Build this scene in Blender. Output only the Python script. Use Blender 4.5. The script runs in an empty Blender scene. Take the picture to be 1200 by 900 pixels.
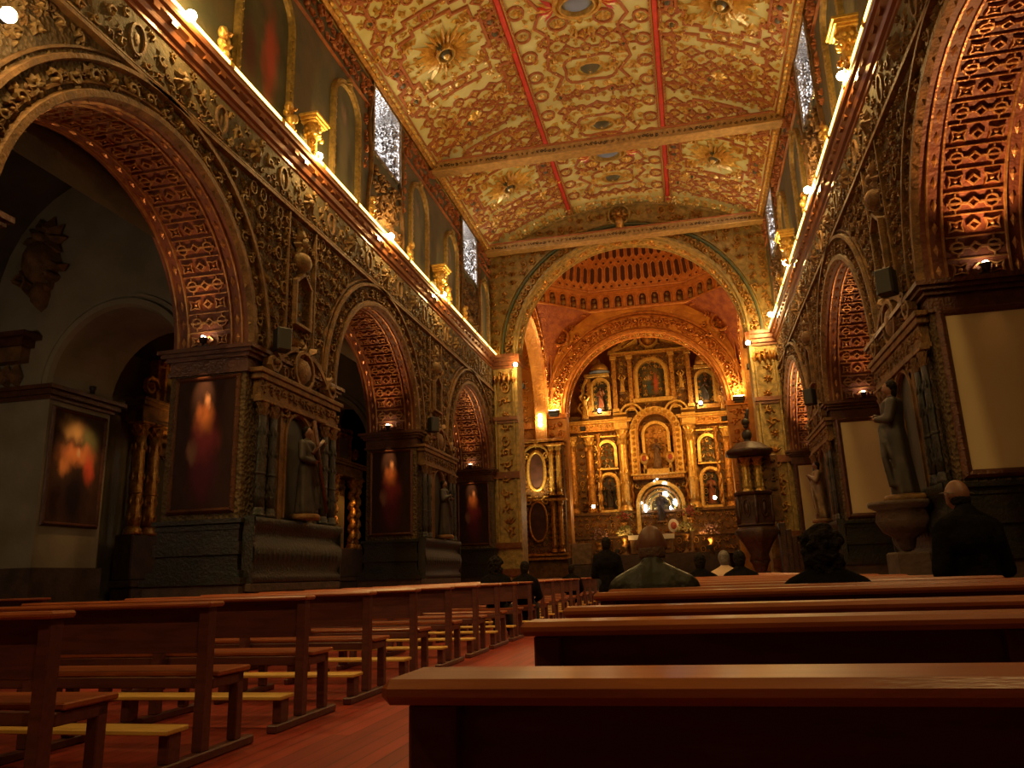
import bpy, math, random
from mathutils import Vector, Matrix
PI = math.pi
C = bpy.context.scene.collection
sc = bpy.context.scene
# ------------------------------------------------------------------ camera, world, exposure
YAW, PITCH, ROLL, FPX, EYE = 0.216812085, 0.244560166, -0.0325667769, 906.308, 1.05
def cam_axes():
    cy, sy = math.cos(YAW), math.sin(YAW)
    f = Vector((-sy*math.cos(PITCH), cy*math.cos(PITCH), math.sin(PITCH)))
    r0 = Vector((cy, sy, 0)); u0 = r0.cross(f)
    r = math.cos(ROLL)*r0 + math.sin(ROLL)*u0
    u = -math.sin(ROLL)*r0 + math.cos(ROLL)*u0
    return r, u, f
_r, _u, _f = cam_axes()
cam = bpy.data.cameras.new('camera'); co = bpy.data.objects.new('camera', cam); C.objects.link(co)
co.matrix_world = Matrix(((_r.x, _u.x, -_f.x, 0), (_r.y, _u.y, -_f.y, 0), (_r.z, _u.z, -_f.z, EYE), (0, 0, 0, 1)))
cam.sensor_width = 36; cam.lens = FPX/1200*36; cam.clip_end = 200; cam.clip_start = 0.05
sc.camera = co
w = bpy.data.worlds.new('world'); sc.world = w; w.use_nodes = True
w.node_tree.nodes['Background'].inputs[0].default_value = (0.9, 0.62, 0.4, 1)
w.node_tree.nodes['Background'].inputs[1].default_value = 0.0
sc.view_settings.view_transform = 'Standard'; sc.view_settings.look = 'None'
sc.view_settings.gamma = 1; sc.view_settings.use_curve_mapping = False
sc.view_settings.exposure = 0.0
K_STRIP, K_BULB, K_DOWN, K_SOFFIT, K_CROSS, K_ALTAR, K_WIN = 7.0, 54.0, 620.0, 15.0, 430.0, 100.0, 10.0
def blackbody(t):
    return {'warm': (1.0, 0.63, 0.21), 'amber': (1.0, 0.42, 0.08), 'red': (1.0, 0.50, 0.18), 'yellow': (1.0, 0.72, 0.30), 'white': (1.0, 0.9, 0.75)}[t]
# nave dimensions
AX = -1.72                       # nave axis
WL, WR = -7.15, 3.70             # faces of the arcade walls
CL, CR = -6.88, 3.42             # front edges of the cornices
ZS, RA = 5.05, 2.6               # arch springing and radius
ARL = [8.85, 17.35, 25.7]; ARR = [9.25, 17.75, 26.05]
ZC = 9.55                        # cornice top
ZV = 13.75                       # vault springing
YE = 28.8                        # triumphal arch wall
YB = 38.6                        # sanctuary arch wall
YR = 44.0                        # high altarpiece front
# ------------------------------------------------------------------ materials
MATS = {}
def mat(name, col, rough=0.5, metal=0.0, col2=None, nscale=6.0, bump=0.0, bscale=20.0, kind='noise', emit=None, estr=0.0, coat=0.0, mixlo=0.35, mixhi=0.65, spec=0.5, stretch=None, bdist=0.03):
    m = bpy.data.materials.new(name); m.use_nodes = True
    nt = m.node_tree; N = nt.nodes; L = nt.links; b = N['Principled BSDF']
    b.inputs['Base Color'].default_value = (*col, 1); b.inputs['Roughness'].default_value = rough
    b.inputs['Metallic'].default_value = metal; b.inputs['Coat Weight'].default_value = coat
    b.inputs['Specular IOR Level'].default_value = spec
    tc = N.new('ShaderNodeTexCoord'); src = tc.outputs['Object']
    if stretch:
        mp = N.new('ShaderNodeMapping'); mp.inputs['Scale'].default_value = stretch
        L.new(src, mp.inputs[0]); src = mp.outputs[0]
    if col2:
        n = N.new('ShaderNodeTexNoise'); n.inputs['Scale'].default_value = nscale; n.inputs['Detail'].default_value = 4
        r = N.new('ShaderNodeValToRGB'); r.color_ramp.elements[0].position = mixlo; r.color_ramp.elements[1].position = mixhi
        r.color_ramp.elements[0].color = (*col, 1); r.color_ramp.elements[1].color = (*col2, 1)
        L.new(src, n.inputs['Vector']); L.new(n.outputs[0], r.inputs[0]); L.new(r.outputs[0], b.inputs['Base Color'])
    if bump:
        if kind == 'voronoi':
            t = N.new('ShaderNodeTexVoronoi'); t.inputs['Scale'].default_value = bscale; o = t.outputs['Distance']
        else:
            t = N.new('ShaderNodeTexNoise'); t.inputs['Scale'].default_value = bscale; t.inputs['Detail'].default_value = 3; o = t.outputs[0]
        L.new(src, t.inputs['Vector'])
        bp = N.new('ShaderNodeBump'); bp.inputs['Strength'].default_value = bump; bp.inputs['Distance'].default_value = bdist
        L.new(o, bp.inputs['Height']); L.new(bp.outputs[0], b.inputs['Normal'])
    if emit:
        b.inputs['Emission Color'].default_value = (*emit, 1); b.inputs['Emission Strength'].default_value = estr
    MATS[name] = m; return m
gilt = mat('gilt', (0.66, 0.36, 0.08), 0.36, 0.6, (0.32, 0.13, 0.03), 9, 0.5, 30)
gilt_bright = mat('gilt_bright', (0.88, 0.60, 0.17), 0.3, 0.55, (0.62, 0.36, 0.08), 8, 0.4, 25)
gilt_dull = mat('gilt_dull', (0.24, 0.12, 0.036), 0.68, 0.2, (0.11, 0.055, 0.02), 5, 0.6, 22)
gilt_olive = mat('gilt_olive', (0.26, 0.145, 0.042), 0.65, 0.2, (0.13, 0.078, 0.028), 6, 0.5, 25)
wall_gold = mat('carved_wall', (0.085, 0.055, 0.026), 0.8, 0.05, (0.14, 0.085, 0.032), 3.5, 0.9, 15, 'voronoi', bdist=0.06)
frieze_m = mat('frieze_green', (0.085, 0.066, 0.032), 0.85, 0.0, (0.13, 0.088, 0.036), 4.0, 0.8, 12)
wall_green = mat('painted_green', (0.085, 0.085, 0.045), 0.6, 0.1, (0.14, 0.105, 0.045), 2.0, 0.4, 9)
green_lac = mat('green_lacquer', (0.014, 0.017, 0.011), 0.5, 0.1, (0.026, 0.016, 0.012), 5, 0.5, 20)
stone = mat('stone', (0.085, 0.05, 0.036), 0.8, 0, (0.05, 0.03, 0.022), 4, 0.5, 16)
soffit_red = mat('soffit_ground', (0.18, 0.052, 0.024), 0.6, 0.05, (0.11, 0.028, 0.015), 4, 0.5, 18)
soffit_gold = mat('soffit_gilt', (0.48, 0.25, 0.09), 0.36, 0.5, (0.30, 0.12, 0.05), 6, 0.4, 24)
cream = mat('ceiling_cream', (0.68, 0.66, 0.30), 0.55, 0.0, (0.60, 0.54, 0.20), 2.2, 0.25, 14)
rust = mat('ceiling_rust', (0.46, 0.16, 0.05), 0.45, 0.1, (0.34, 0.10, 0.03), 6, 0.4, 24)
redband = mat('ceiling_red', (0.66, 0.06, 0.035), 0.5, 0.0, (0.54, 0.045, 0.03), 5, 0.3, 20)
gilt_arch = mat('gilt_arch', (0.50, 0.33, 0.10), 0.45, 0.4, (0.26, 0.18, 0.06), 6, 0.7, 18)
beam_m = mat('beam_wood', (0.56, 0.34, 0.11), 0.45, 0.2, (0.38, 0.22, 0.07), 7, 0.4, 22)
dark_m = mat('dark_paint', (0.03, 0.025, 0.018), 0.6, 0.0)
greenline = mat('green_moulding', (0.07, 0.10, 0.05), 0.5, 0.1, (0.11, 0.11, 0.05), 5)
cornice_m = mat('cornice_wood', (0.24, 0.085, 0.03), 0.3, 0.25, (0.17, 0.055, 0.02), 3, 0.15, 8, stretch=(3, 0.15, 3))
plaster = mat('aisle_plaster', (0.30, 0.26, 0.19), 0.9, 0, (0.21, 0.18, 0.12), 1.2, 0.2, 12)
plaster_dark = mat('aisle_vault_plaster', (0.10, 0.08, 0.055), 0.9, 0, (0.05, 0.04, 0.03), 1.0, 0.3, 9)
orange_w = mat('crossing_plaster', (0.58, 0.27, 0.05), 0.5, 0.2, (0.38, 0.15, 0.03), 1.8, 0.5, 9, 'voronoi')
orange_g = mat('crossing_gilt', (0.62, 0.26, 0.06), 0.42, 0.55, (0.40, 0.13, 0.03), 5, 0.5, 16)
dome_m = mat('dome_lattice', (0.58, 0.24, 0.07), 0.5, 0.2, (0.42, 0.15, 0.04), 5, 0.3, 14)
pulpit_m = mat('pulpit_wood', (0.035, 0.016, 0.010), 0.45, 0.1, (0.07, 0.03, 0.015), 7, 0.6, 22)
red_pend = mat('pendentive_red', (0.30, 0.085, 0.02), 0.5, 0.3, (0.18, 0.035, 0.015), 3.5, 0.7, 12, 'voronoi')
slot_m = mat('slot_dark', (0.055, 0.012, 0.006), 0.8)
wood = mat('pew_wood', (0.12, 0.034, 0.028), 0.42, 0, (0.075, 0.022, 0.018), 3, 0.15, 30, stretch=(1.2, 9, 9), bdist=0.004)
wood_lit = mat('pew_wood_lit_top', (0.36, 0.095, 0.030), 0.3, 0, (0.26, 0.06, 0.02), 3, 0.12, 30, stretch=(1.2, 9, 9), bdist=0.003)  # pew wood again, overhead light on rails and seats painted in as brighter colour
wood_kn_lit = mat('kneeler_wood_lit', (0.66, 0.40, 0.09), 0.45, 0, (0.52, 0.29, 0.06), 3, 0.12, 30, stretch=(1.2, 9, 9), bdist=0.003)  # light falling on the kneelers from above is put into this yellower colour
panel_white = mat('blank_panel', (0.66, 0.52, 0.30), 0.9, 0, (0.60, 0.46, 0.26), 0.7)
frame_m = mat('frame_wood', (0.075, 0.026, 0.015), 0.4, 0.2, (0.12, 0.042, 0.017), 8, 0.5, 24)
frame_gold = mat('frame_gilt', (0.46, 0.30, 0.09), 0.4, 0.6, (0.25, 0.17, 0.06), 10, 0.5, 28)
silver = mat('silver_relief', (0.50, 0.46, 0.40), 0.3, 0.85, (0.30, 0.27, 0.24), 12, 0.9, 14, 'voronoi')
pane_m = mat('daylight_pane', (0.8, 0.85, 0.9), 0.4, 0, emit=(0.86, 0.88, 1.0), estr=K_WIN)
strip_m = mat('lamp_strip', (1, 0.9, 0.6), 0.4, 0, emit=(1.0, 0.58, 0.13), estr=K_STRIP)
bulb_m = mat('bulb_glow', (1, 0.9, 0.7), 0.4, 0, emit=(1.0, 0.80, 0.50), estr=60)
spot_glow = mat('spot_glow', (1, 0.9, 0.7), 0.4, 0, emit=(1.0, 0.74, 0.42), estr=45)
white_glow = mat('white_lamp', (1, 1, 1), 0.4, 0, emit=(0.90, 0.95, 1.0), estr=14)
black_m = mat('black_plastic', (0.012, 0.010, 0.010), 0.45)
cloth_black = mat('dark_cloth', (0.005, 0.004, 0.004), 0.95, 0, (0.009, 0.007, 0.006), 14, 0.4, 30, spec=0.05)
leather = mat('olive_leather', (0.034, 0.029, 0.014), 0.45, 0, (0.014, 0.012, 0.007), 7, 0.8, 9, bdist=0.02, spec=0.22)
trouser = mat('trouser_cloth', (0.014, 0.013, 0.016), 0.9)
skin = mat('skin', (0.20, 0.085, 0.05), 0.5, 0, (0.17, 0.068, 0.042), 9)
hair_m = mat('dark_hair', (0.006, 0.004, 0.003), 0.7, 0, (0.014, 0.008, 0.005), 20, 0.9, 40, spec=0.1)
pale_cloth = mat('pale_cloth', (0.52, 0.34, 0.22), 0.8)
grey_hair = mat('grey_hair', (0.16, 0.12, 0.10), 0.6, 0, (0.08, 0.06, 0.05), 20, 0.6, 40)
fuzz_hair = mat('shaved_hair', (0.14, 0.07, 0.045), 0.7, 0, (0.09, 0.05, 0.035), 30, 0.4, 60)
linen = mat('white_linen', (0.75, 0.70, 0.58), 0.8, 0, (0.66, 0.60, 0.48), 6)
leafg = mat('foliage', (0.16, 0.17, 0.045), 0.6, 0, (0.30, 0.27, 0.07), 8)
petal_red = mat('red_petals', (0.34, 0.035, 0.03), 0.6, 0, (0.48, 0.12, 0.06), 10)
petal_pale = mat('pale_petals', (0.55, 0.48, 0.22), 0.6)
petal_purple = mat('mauve_petals', (0.25, 0.10, 0.11), 0.6, 0, (0.36, 0.22, 0.16), 10)
robe_red = mat('painted_robe', (0.34, 0.07, 0.035), 0.5, 0.2, (0.22, 0.12, 0.05), 6)
robe_dark = mat('dark_robe', (0.020, 0.014, 0.011), 0.6, 0.1, (0.042, 0.026, 0.018), 5)
stat_m = mat('statue_polychrome', (0.24, 0.14, 0.07), 0.5, 0.3, (0.12, 0.07, 0.04), 7, 0.3, 20)
blue_m = mat('blue_trim', (0.20, 0.25, 0.38), 0.6)
def floor_mat():
    m = bpy.data.materials.new('floorboards'); m.use_nodes = True; nt = m.node_tree; N = nt.nodes; L = nt.links; b = N['Principled BSDF']
    tc = N.new('ShaderNodeTexCoord'); mp = N.new('ShaderNodeMapping'); mp.inputs['Rotation'].default_value = (0, 0, PI/2)
    br = N.new('ShaderNodeTexBrick'); br.inputs['Color1'].default_value = (0.42, 0.058, 0.034, 1); br.inputs['Color2'].default_value = (0.28, 0.038, 0.024, 1)
    br.inputs['Mortar'].default_value = (0.05, 0.012, 0.008, 1); br.inputs['Scale'].default_value = 1.0
    br.inputs['Brick Width'].default_value = 2.2; br.inputs['Row Height'].default_value = 0.13; br.inputs['Mortar Size'].default_value = 0.004
    L.new(tc.outputs['Object'], mp.inputs[0]); L.new(mp.outputs[0], br.inputs[0])
    n = N.new('ShaderNodeTexNoise'); n.inputs['Scale'].default_value = 1.6; n.inputs['Detail'].default_value = 5
    m2 = N.new('ShaderNodeMapping'); m2.inputs['Scale'].default_value = (6, 0.7, 1); L.new(tc.outputs['Object'], m2.inputs[0]); L.new(m2.outputs[0], n.inputs['Vector'])
    mx = N.new('ShaderNodeMixRGB'); mx.blend_type = 'MULTIPLY'; mx.inputs[0].default_value = 0.55
    r = N.new('ShaderNodeValToRGB'); r.color_ramp.elements[0].position = 0.35; r.color_ramp.elements[1].position = 0.65; r.color_ramp.elements[0].color = (0.5, 0.45, 0.45, 1)
    L.new(n.outputs[0], r.inputs[0]); L.new(br.outputs[0], mx.inputs[1]); L.new(r.outputs[0], mx.inputs[2]); L.new(mx.outputs[0], b.inputs['Base Color'])
    b.inputs['Roughness'].default_value = 0.34
    return m
floor_m = floor_mat()
def paint_mat(name, base, blobs, rough=0.45):
    """oil painting: dark ground with soft painted patches placed in the canvas' own 0..1 frame (a, b)"""
    m = bpy.data.materials.new(name); m.use_nodes = True; nt = m.node_tree; N = nt.nodes; L = nt.links; b = N['Principled BSDF']
    b.inputs['Roughness'].default_value = .75; b.inputs['Specular IOR Level'].default_value = .15
    uv = N.new('ShaderNodeUVMap'); uv.uv_map = 'uv'
    n = N.new('ShaderNodeTexNoise'); n.inputs['Scale'].default_value = 5; n.inputs['Detail'].default_value = 5
    L.new(uv.outputs[0], n.inputs['Vector'])
    dis = N.new('ShaderNodeVectorMath'); dis.operation = 'SCALE'; dis.inputs['Scale'].default_value = 0.22; L.new(n.outputs['Color'], dis.inputs[0])
    ad = N.new('ShaderNodeVectorMath'); ad.operation = 'ADD'; L.new(uv.outputs[0], ad.inputs[0]); L.new(dis.outputs[0], ad.inputs[1])
    sb = N.new('ShaderNodeVectorMath'); sb.operation = 'SUBTRACT'; sb.inputs[1].default_value = (0.11, 0.11, 0.11); L.new(ad.outputs[0], sb.inputs[0])
    r = N.new('ShaderNodeValToRGB'); r.color_ramp.elements[0].color = (*[c*0.5 for c in base], 1); r.color_ramp.elements[1].color = (*[c*1.6 for c in base], 1)
    L.new(n.outputs[0], r.inputs[0]); cur = r.outputs[0]
    for (a, c, ra, rb, col) in blobs:
        s = N.new('ShaderNodeVectorMath'); s.operation = 'SUBTRACT'; s.inputs[1].default_value = (a, c, 0); L.new(sb.outputs[0], s.inputs[0])
        d = N.new('ShaderNodeVectorMath'); d.operation = 'DIVIDE'; d.inputs[1].default_value = (ra, rb, 1e6); L.new(s.outputs[0], d.inputs[0])
        ln = N.new('ShaderNodeVectorMath'); ln.operation = 'LENGTH'; L.new(d.outputs[0], ln.inputs[0])
        mr = N.new('ShaderNodeMapRange'); mr.inputs[1].default_value = 1.25; mr.inputs[2].default_value = 0.25; mr.interpolation_type = 'SMOOTHSTEP'; L.new(ln.outputs['Value'], mr.inputs[0])
        mx = N.new('ShaderNodeMixRGB'); mx.inputs[2].default_value = (*col, 1); L.new(mr.outputs[0], mx.inputs[0]); L.new(cur, mx.inputs[1]); cur = mx.outputs[0]
    L.new(cur, b.inputs['Base Color']); return m
ptg_monk = paint_mat('painting_monk', (0.035, 0.016, 0.012), [(0.5, 0.30, 0.30, 0.28, (0.10, 0.02, 0.035)), (0.52, 0.55, 0.26, 0.22, (0.30, 0.05, 0.06)), (0.5, 0.70, 0.18, 0.15, (0.60, 0.20, 0.06)), (0.52, 0.86, 0.07, 0.06, (0.50, 0.26, 0.13)), (0.3, 0.45, 0.1, 0.12, (0.24, 0.12, 0.08))])
ptg_crowd = paint_mat('painting_crowd', (0.07, 0.035, 0.02), [(0.35, 0.88, 0.3, 0.12, (0.42, 0.26, 0.10)), (0.75, 0.8, 0.22, 0.15, (0.14, 0.14, 0.06)), (0.5, 0.62, 0.4, 0.13, (0.55, 0.20, 0.07)), (0.25, 0.52, 0.12, 0.1, (0.62, 0.25, 0.08)), (0.75, 0.5, 0.12, 0.16, (0.60, 0.10, 0.05)), (0.5, 0.25, 0.3, 0.3, (0.018, 0.01, 0.012)), (0.15, 0.2, 0.12, 0.2, (0.03, 0.012, 0.012)), (0.5, 0.66, 0.06, 0.06, (0.55, 0.34, 0.18))])
ptg_oval = paint_mat('painting_saint', (0.09, 0.08, 0.04), [(0.6, 0.40, 0.16, 0.34, (0.36, 0.07, 0.04)), (0.5, 0.76, 0.14, 0.12, (0.16, 0.09, 0.05)), (0.25, 0.3, 0.14, 0.24, (0.12, 0.05, 0.04))])
ptg_grey = paint_mat('painting_angel', (0.13, 0.12, 0.07), [(0.5, 0.45, 0.22, 0.3, (0.20, 0.17, 0.10)), (0.45, 0.72, 0.1, 0.1, (0.28, 0.19, 0.12)), (0.7, 0.25, 0.12, 0.2, (0.10, 0.09, 0.06))])
ptg_small = paint_mat('painting_vision', (0.10, 0.08, 0.04), [(0.35, 0.35, 0.2, 0.25, (0.05, 0.09, 0.12)), (0.7, 0.45, 0.14, 0.35, (0.45, 0.10, 0.05)), (0.4, 0.65, 0.12, 0.1, (0.5, 0.35, 0.22))])
# ------------------------------------------------------------------ mesh builder
class M:
    def __init__(s): s.v = []; s.f = []; s.m = []; s.s = []; s.uv = {}
    def add(s, vs, fs, mi=0, sm=False):
        o = len(s.v); s.v += [tuple(p) for p in vs]
        for f in fs: s.f.append(tuple(i+o for i in f)); s.m.append(mi); s.s.append(sm)
    def box(s, x0, x1, y0, y1, z0, z1, mi=0, bev=0.0):
        if x0 > x1: x0, x1 = x1, x0
        if y0 > y1: y0, y1 = y1, y0
        if z0 > z1: z0, z1 = z1, z0
        if bev:
            b = bev; vs = []
            # chamfered along all twelve edges through inset faces
            X = [x0, x1]; Y = [y0, y1]; Z = [z0, z1]; idx = {}
            for i in (0, 1):
                for j in (0, 1):
                    for k in (0, 1):
                        sx = b if i == 0 else -b; sy = b if j == 0 else -b; sz = b if k == 0 else -b
                        idx[i, j, k, 0] = len(vs); vs.append((X[i], Y[j]+sy, Z[k]+sz))
                        idx[i, j, k, 1] = len(vs); vs.append((X[i]+sx, Y[j], Z[k]+sz))
                        idx[i, j, k, 2] = len(vs); vs.append((X[i]+sx, Y[j]+sy, Z[k]))
            g = lambda *a: idx[a]; fs = []
            for i in (0, 1):
                fs.append((g(i,0,0,0), g(i,1,0,0), g(i,1,1,0), g(i,0,1,0)))
                fs.append((g(0,i,0,1), g(1,i,0,1), g(1,i,1,1), g(0,i,1,1)))
                fs.append((g(0,0,i,2), g(1,0,i,2), g(1,1,i,2), g(0,1,i,2)))
                for j in (0, 1):
                    fs.append((g(i,j,0,0), g(i,j,1,0), g(i,j,1,1), g(i,j,0,1)))
                    fs.append((g(i,0,j,0), g(i,1,j,0), g(i,1,j,2), g(i,0,j,2)))
                    fs.append((g(0,i,j,1), g(1,i,j,1), g(1,i,j,2), g(0,i,j,2)))
                    for k in (0, 1): fs.append((g(i,j,k,0), g(i,j,k,1), g(i,j,k,2)))
            s.add(vs, fs, mi); return
        s.add([(x0,y0,z0),(x1,y0,z0),(x1,y1,z0),(x0,y1,z0),(x0,y0,z1),(x1,y0,z1),(x1,y1,z1),(x0,y1,z1)],
              [(0,3,2,1),(4,5,6,7),(0,1,5,4),(1,2,6,5),(2,3,7,6),(3,0,4,7)], mi)
    def lathe(s, prof, c=(0,0,0), n=16, mi=0, sm=True, ax='z', sx=1.0, sy=1.0, fn=None):
        vs = []; fs = []
        for j, (r, h) in enumerate(prof):
            for i in range(n):
                a = 2*PI*i/n; rr = r*(fn(a, h) if fn else 1)
                p = (rr*math.cos(a)*sx, rr*math.sin(a)*sy, h)
                if ax == 'x': p = (p[2], p[0], p[1])
                if ax == 'y': p = (p[0], p[2], p[1])
                vs.append((p[0]+c[0], p[1]+c[1], p[2]+c[2]))
        for j in range(len(prof)-1):
            for i in range(n):
                a = j*n+i; b = j*n+(i+1) % n; fs.append((a, b, b+n, a+n))
        fs.append(tuple(range(n))[::-1]); fs.append(tuple(range((len(prof)-1)*n, len(prof)*n)))
        s.add(vs, fs, mi, sm)
    def ball(s, c, r, n=10, mi=0, sx=1, sy=1, sz=1):
        k = max(4, n//2+1); prof = [(max(1e-4, r*math.sin(PI*j/k)), -r*math.cos(PI*j/k)*sz) for j in range(k+1)]
        s.lathe(prof, c, n, mi, True, 'z', sx, sy)
    def tube(s, pts, r, n=8, mi=0, closed=False, cap=True):
        pts = [Vector(p) for p in pts]; m = len(pts); vs = []; fs = []
        rad = r if isinstance(r, (list, tuple)) else [r]*m; up = None
        for i, p in enumerate(pts):
            a = pts[(i-1) % m] if (i or closed) else p; b = pts[(i+1) % m] if (i < m-1 or closed) else p
            t = (b-a).normalized()
            if up is None: up = Vector((0,0,1)) if abs(t.z) < 0.9 else Vector((1,0,0))
            e = t.cross(up).normalized(); g = e.cross(t).normalized(); up = g
            for k in range(n):
                q = 2*PI*k/n; vs.append(p+(e*math.cos(q)+g*math.sin(q))*rad[i])
        for i in range(m if closed else m-1):
            for k in range(n):
                a = i*n+k; b = i*n+(k+1) % n; c2 = ((i+1) % m)*n; fs.append((a, b, c2+(k+1) % n, c2+k))
        if cap and not closed: fs.append(tuple(range(n))[::-1]); fs.append(tuple(range((m-1)*n, m*n)))
        s.add(vs, fs, mi, True)
    def sweep(s, prof, path, mi=0, closed=False, sm=False):
        """prof: (a,b) points; path: list of functions (a,b)->xyz"""
        vs = []; n = len(prof); m = len(path)
        for g in path:
            for a, b in prof: vs.append(g(a, b))
        fs = []
        for i in range(m if closed else m-1):
            for k in range(n-1):
                a = i*n+k; c2 = ((i+1) % m)*n+k; fs.append((a, a+1, c2+1, c2))
        s.add(vs, fs, mi, sm)
    def prism(s, poly, fn, h0, h1, mi=0):
        n = len(poly); vs = [fn(a, b, h0) for a, b in poly]+[fn(a, b, h1) for a, b in poly]
        fs = [tuple(range(n))[::-1], tuple(range(n, 2*n))]+[(i, (i+1) % n, n+(i+1) % n, n+i) for i in range(n)]
        s.add(vs, fs, mi)
    def build(s, name, mats, parent=None, uv=None):
        me = bpy.data.meshes.new(name); me.from_pydata(s.v, [], s.f)
        if not isinstance(mats, (list, tuple)): mats = [mats]
        for q in mats: me.materials.append(q)
        if len(mats) > 1: me.polygons.foreach_set('material_index', s.m)
        me.polygons.foreach_set('use_smooth', s.s)
        if uv:
            ul = me.uv_layers.new(name='uv')
            for lp in me.loops: ul.data[lp.index].uv = uv(me.vertices[lp.vertex_index].co)
        me.validate(); me.update()
        o = bpy.data.objects.new(name, me); C.objects.link(o)
        if parent: o.parent = parent
        return o
# relief pieces laid on any surface: mp(u, v, h) -> xyz
class Rel:
    def __init__(s, mesh, mp, seed=1): s.M = mesh; s.mp = mp; s.rng = random.Random(seed)
    def ribbon(s, pts, w, h, mi=0, closed=False, step=None):
        if step:
            q = []
            seq = pts+[pts[0]] if closed else pts
            for a, b in zip(seq, seq[1:]):
                n = max(1, int(math.hypot(b[0]-a[0], b[1]-a[1])/step))
                q += [(a[0]+(b[0]-a[0])*i/n, a[1]+(b[1]-a[1])*i/n) for i in range(n)]
            pts = q if closed else q+[pts[-1]]
        m = len(pts); vs = []
        for i, p in enumerate(pts):
            a = pts[(i-1) % m] if (i or closed) else p; b = pts[(i+1) % m] if (i < m-1 or closed) else p
            d1 = (p[0]-a[0], p[1]-a[1]); d2 = (b[0]-p[0], b[1]-p[1])
            l1 = math.hypot(*d1) or 1; l2 = math.hypot(*d2) or 1
            t = (d1[0]/l1+d2[0]/l2, d1[1]/l1+d2[1]/l2); lt = math.hypot(*t) or 1; t = (t[0]/lt, t[1]/lt)
            k = min(1.5, 2.0/max(lt, 0.8)) if (0 < i < m-1 or closed) else 1.0
            nx, ny = -t[1]*w/2*k, t[0]*w/2*k
            for q, hh in ((1, 0), (0.62, h), (-0.62, h), (-1, 0)): vs.append(s.mp(p[0]+nx*q, p[1]+ny*q, hh))
        fs = []
        for i in range(m if closed else m-1):
            for k in range(3): a = i*4+k; c2 = ((i+1) % m)*4+k; fs.append((a, a+1, c2+1, c2))
        s.M.add(vs, fs, mi)
    def dome(s, u, v, r, h, mi=0, n=7, rv=None):
        rv = rv or r; vs = []
        for q, hh in ((1, 0), (0.7, 0.72*h)):
            for i in range(n): a = 2*PI*i/n; vs.append(s.mp(u+r*q*math.cos(a), v+rv*q*math.sin(a), hh))
        vs.append(s.mp(u, v, h)); fs = []
        for i in range(n): j = (i+1) % n; fs.append((i, j, n+j, n+i)); fs.append((n+i, n+j, 2*n))
        s.M.add(vs, fs, mi, True)
    def leaf(s, u, v, a, l, w, h, mi=0):
        ca, sa = math.cos(a), math.sin(a); g = lambda x, y, z: s.mp(u+x*ca-y*sa, v+x*sa+y*ca, z)
        s.M.add([g(0, 0, 0), g(l*.45, w/2, h*.15), g(l*.45, -w/2, h*.15), g(l, 0, h*.3), g(l*.45, 0, h), g(l*.12, 0, h*.6)],
                [(0, 2, 5), (0, 5, 1), (5, 2, 4), (5, 4, 1), (4, 2, 3), (4, 3, 1)], mi)
    def ring(s, u, v, r, w, h, mi=0, n=14, rv=None):
        rv = rv or r; s.ribbon([(u+r*math.cos(2*PI*i/n), v+rv*math.sin(2*PI*i/n)) for i in range(n)], w, h, mi, True)
    def spiral(s, u, v, r, a0, turns, w, h, mi=0, d=1, n=9):
        pts = []
        for i in range(n+1): t = i/n; a = a0+d*turns*2*PI*t; rr = r*(1-0.82*t); pts.append((u+rr*math.cos(a), v+rr*math.sin(a)))
        s.ribbon(pts, w, h, mi); s.dome(pts[-1][0], pts[-1][1], w*0.9, h*1.5, mi, 5)
    def rosette(s, u, v, r, h, mi=0, n=7, mi2=None):
        for i in range(n): s.leaf(u, v, 2*PI*i/n, r, r*0.62, h*0.7, mi)
        s.dome(u, v, r*0.32, h, mi if mi2 is None else mi2, 6)
    def sun(s, u, v, r, h, mi=0, n=22, mi2=None):
        for i in range(n): k = 1.0 if i % 2 else 0.68; a = 2*PI*i/n; s.leaf(u+r*.2*math.cos(a), v+r*.2*math.sin(a), a, r*k*.8, r*0.115, h, mi)
        s.dome(u, v, r*0.13, h*2.2, mi if mi2 is None else mi2, 8); s.ring(u, v, r*0.24, r*0.07, h*1.2, mi)
    def foliage(s, u, v, r, h, mi=0):
        g = s.rng; a = g.uniform(0, 6.3); d = g.choice((-1, 1)); r *= g.uniform(.85, 1.2)
        s.spiral(u, v, r*.8, a, .8, r*0.34, h, mi, d, 7)
        for k in range(5): b = a+d*(0.2+k*0.95); s.leaf(u+r*.45*math.cos(b), v+r*.45*math.sin(b), b-d*(.4+.3*(k % 2)), r*g.uniform(.7, 1.1), r*0.5, h*g.uniform(.7, 1.2), mi)
    def scatter(s, u0, u1, v0, v1, cell, h, mi=0, inside=None, mi2=None):
        nu = max(1, round((u1-u0)/cell)); nv = max(1, round((v1-v0)/cell)); g = s.rng
        for i in range(nu):
            for j in range(nv):
                u = u0+(i+.5)*(u1-u0)/nu+g.uniform(-.15, .15)*cell; v = v0+(j+.5)*(v1-v0)/nv+g.uniform(-.15, .15)*cell
                if inside and not inside(u, v): continue
                q = g.random(); m2 = mi if mi2 is None or g.random() < .6 else mi2
                if q < .55: s.foliage(u, v, cell*.38, h, m2)
                elif q < .72: s.rosette(u, v, cell*.36, h, m2)
                elif q < .85: s.ring(u, v, cell*.3, cell*.12, h, m2, 10, cell*.4); s.dome(u, v, cell*.15, h, m2, 6)
                else:
                    for k in range(5): s.leaf(u, v-cell*.3, PI/2+(k-2)*.45, cell*.65, cell*.2, h, m2)
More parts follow.
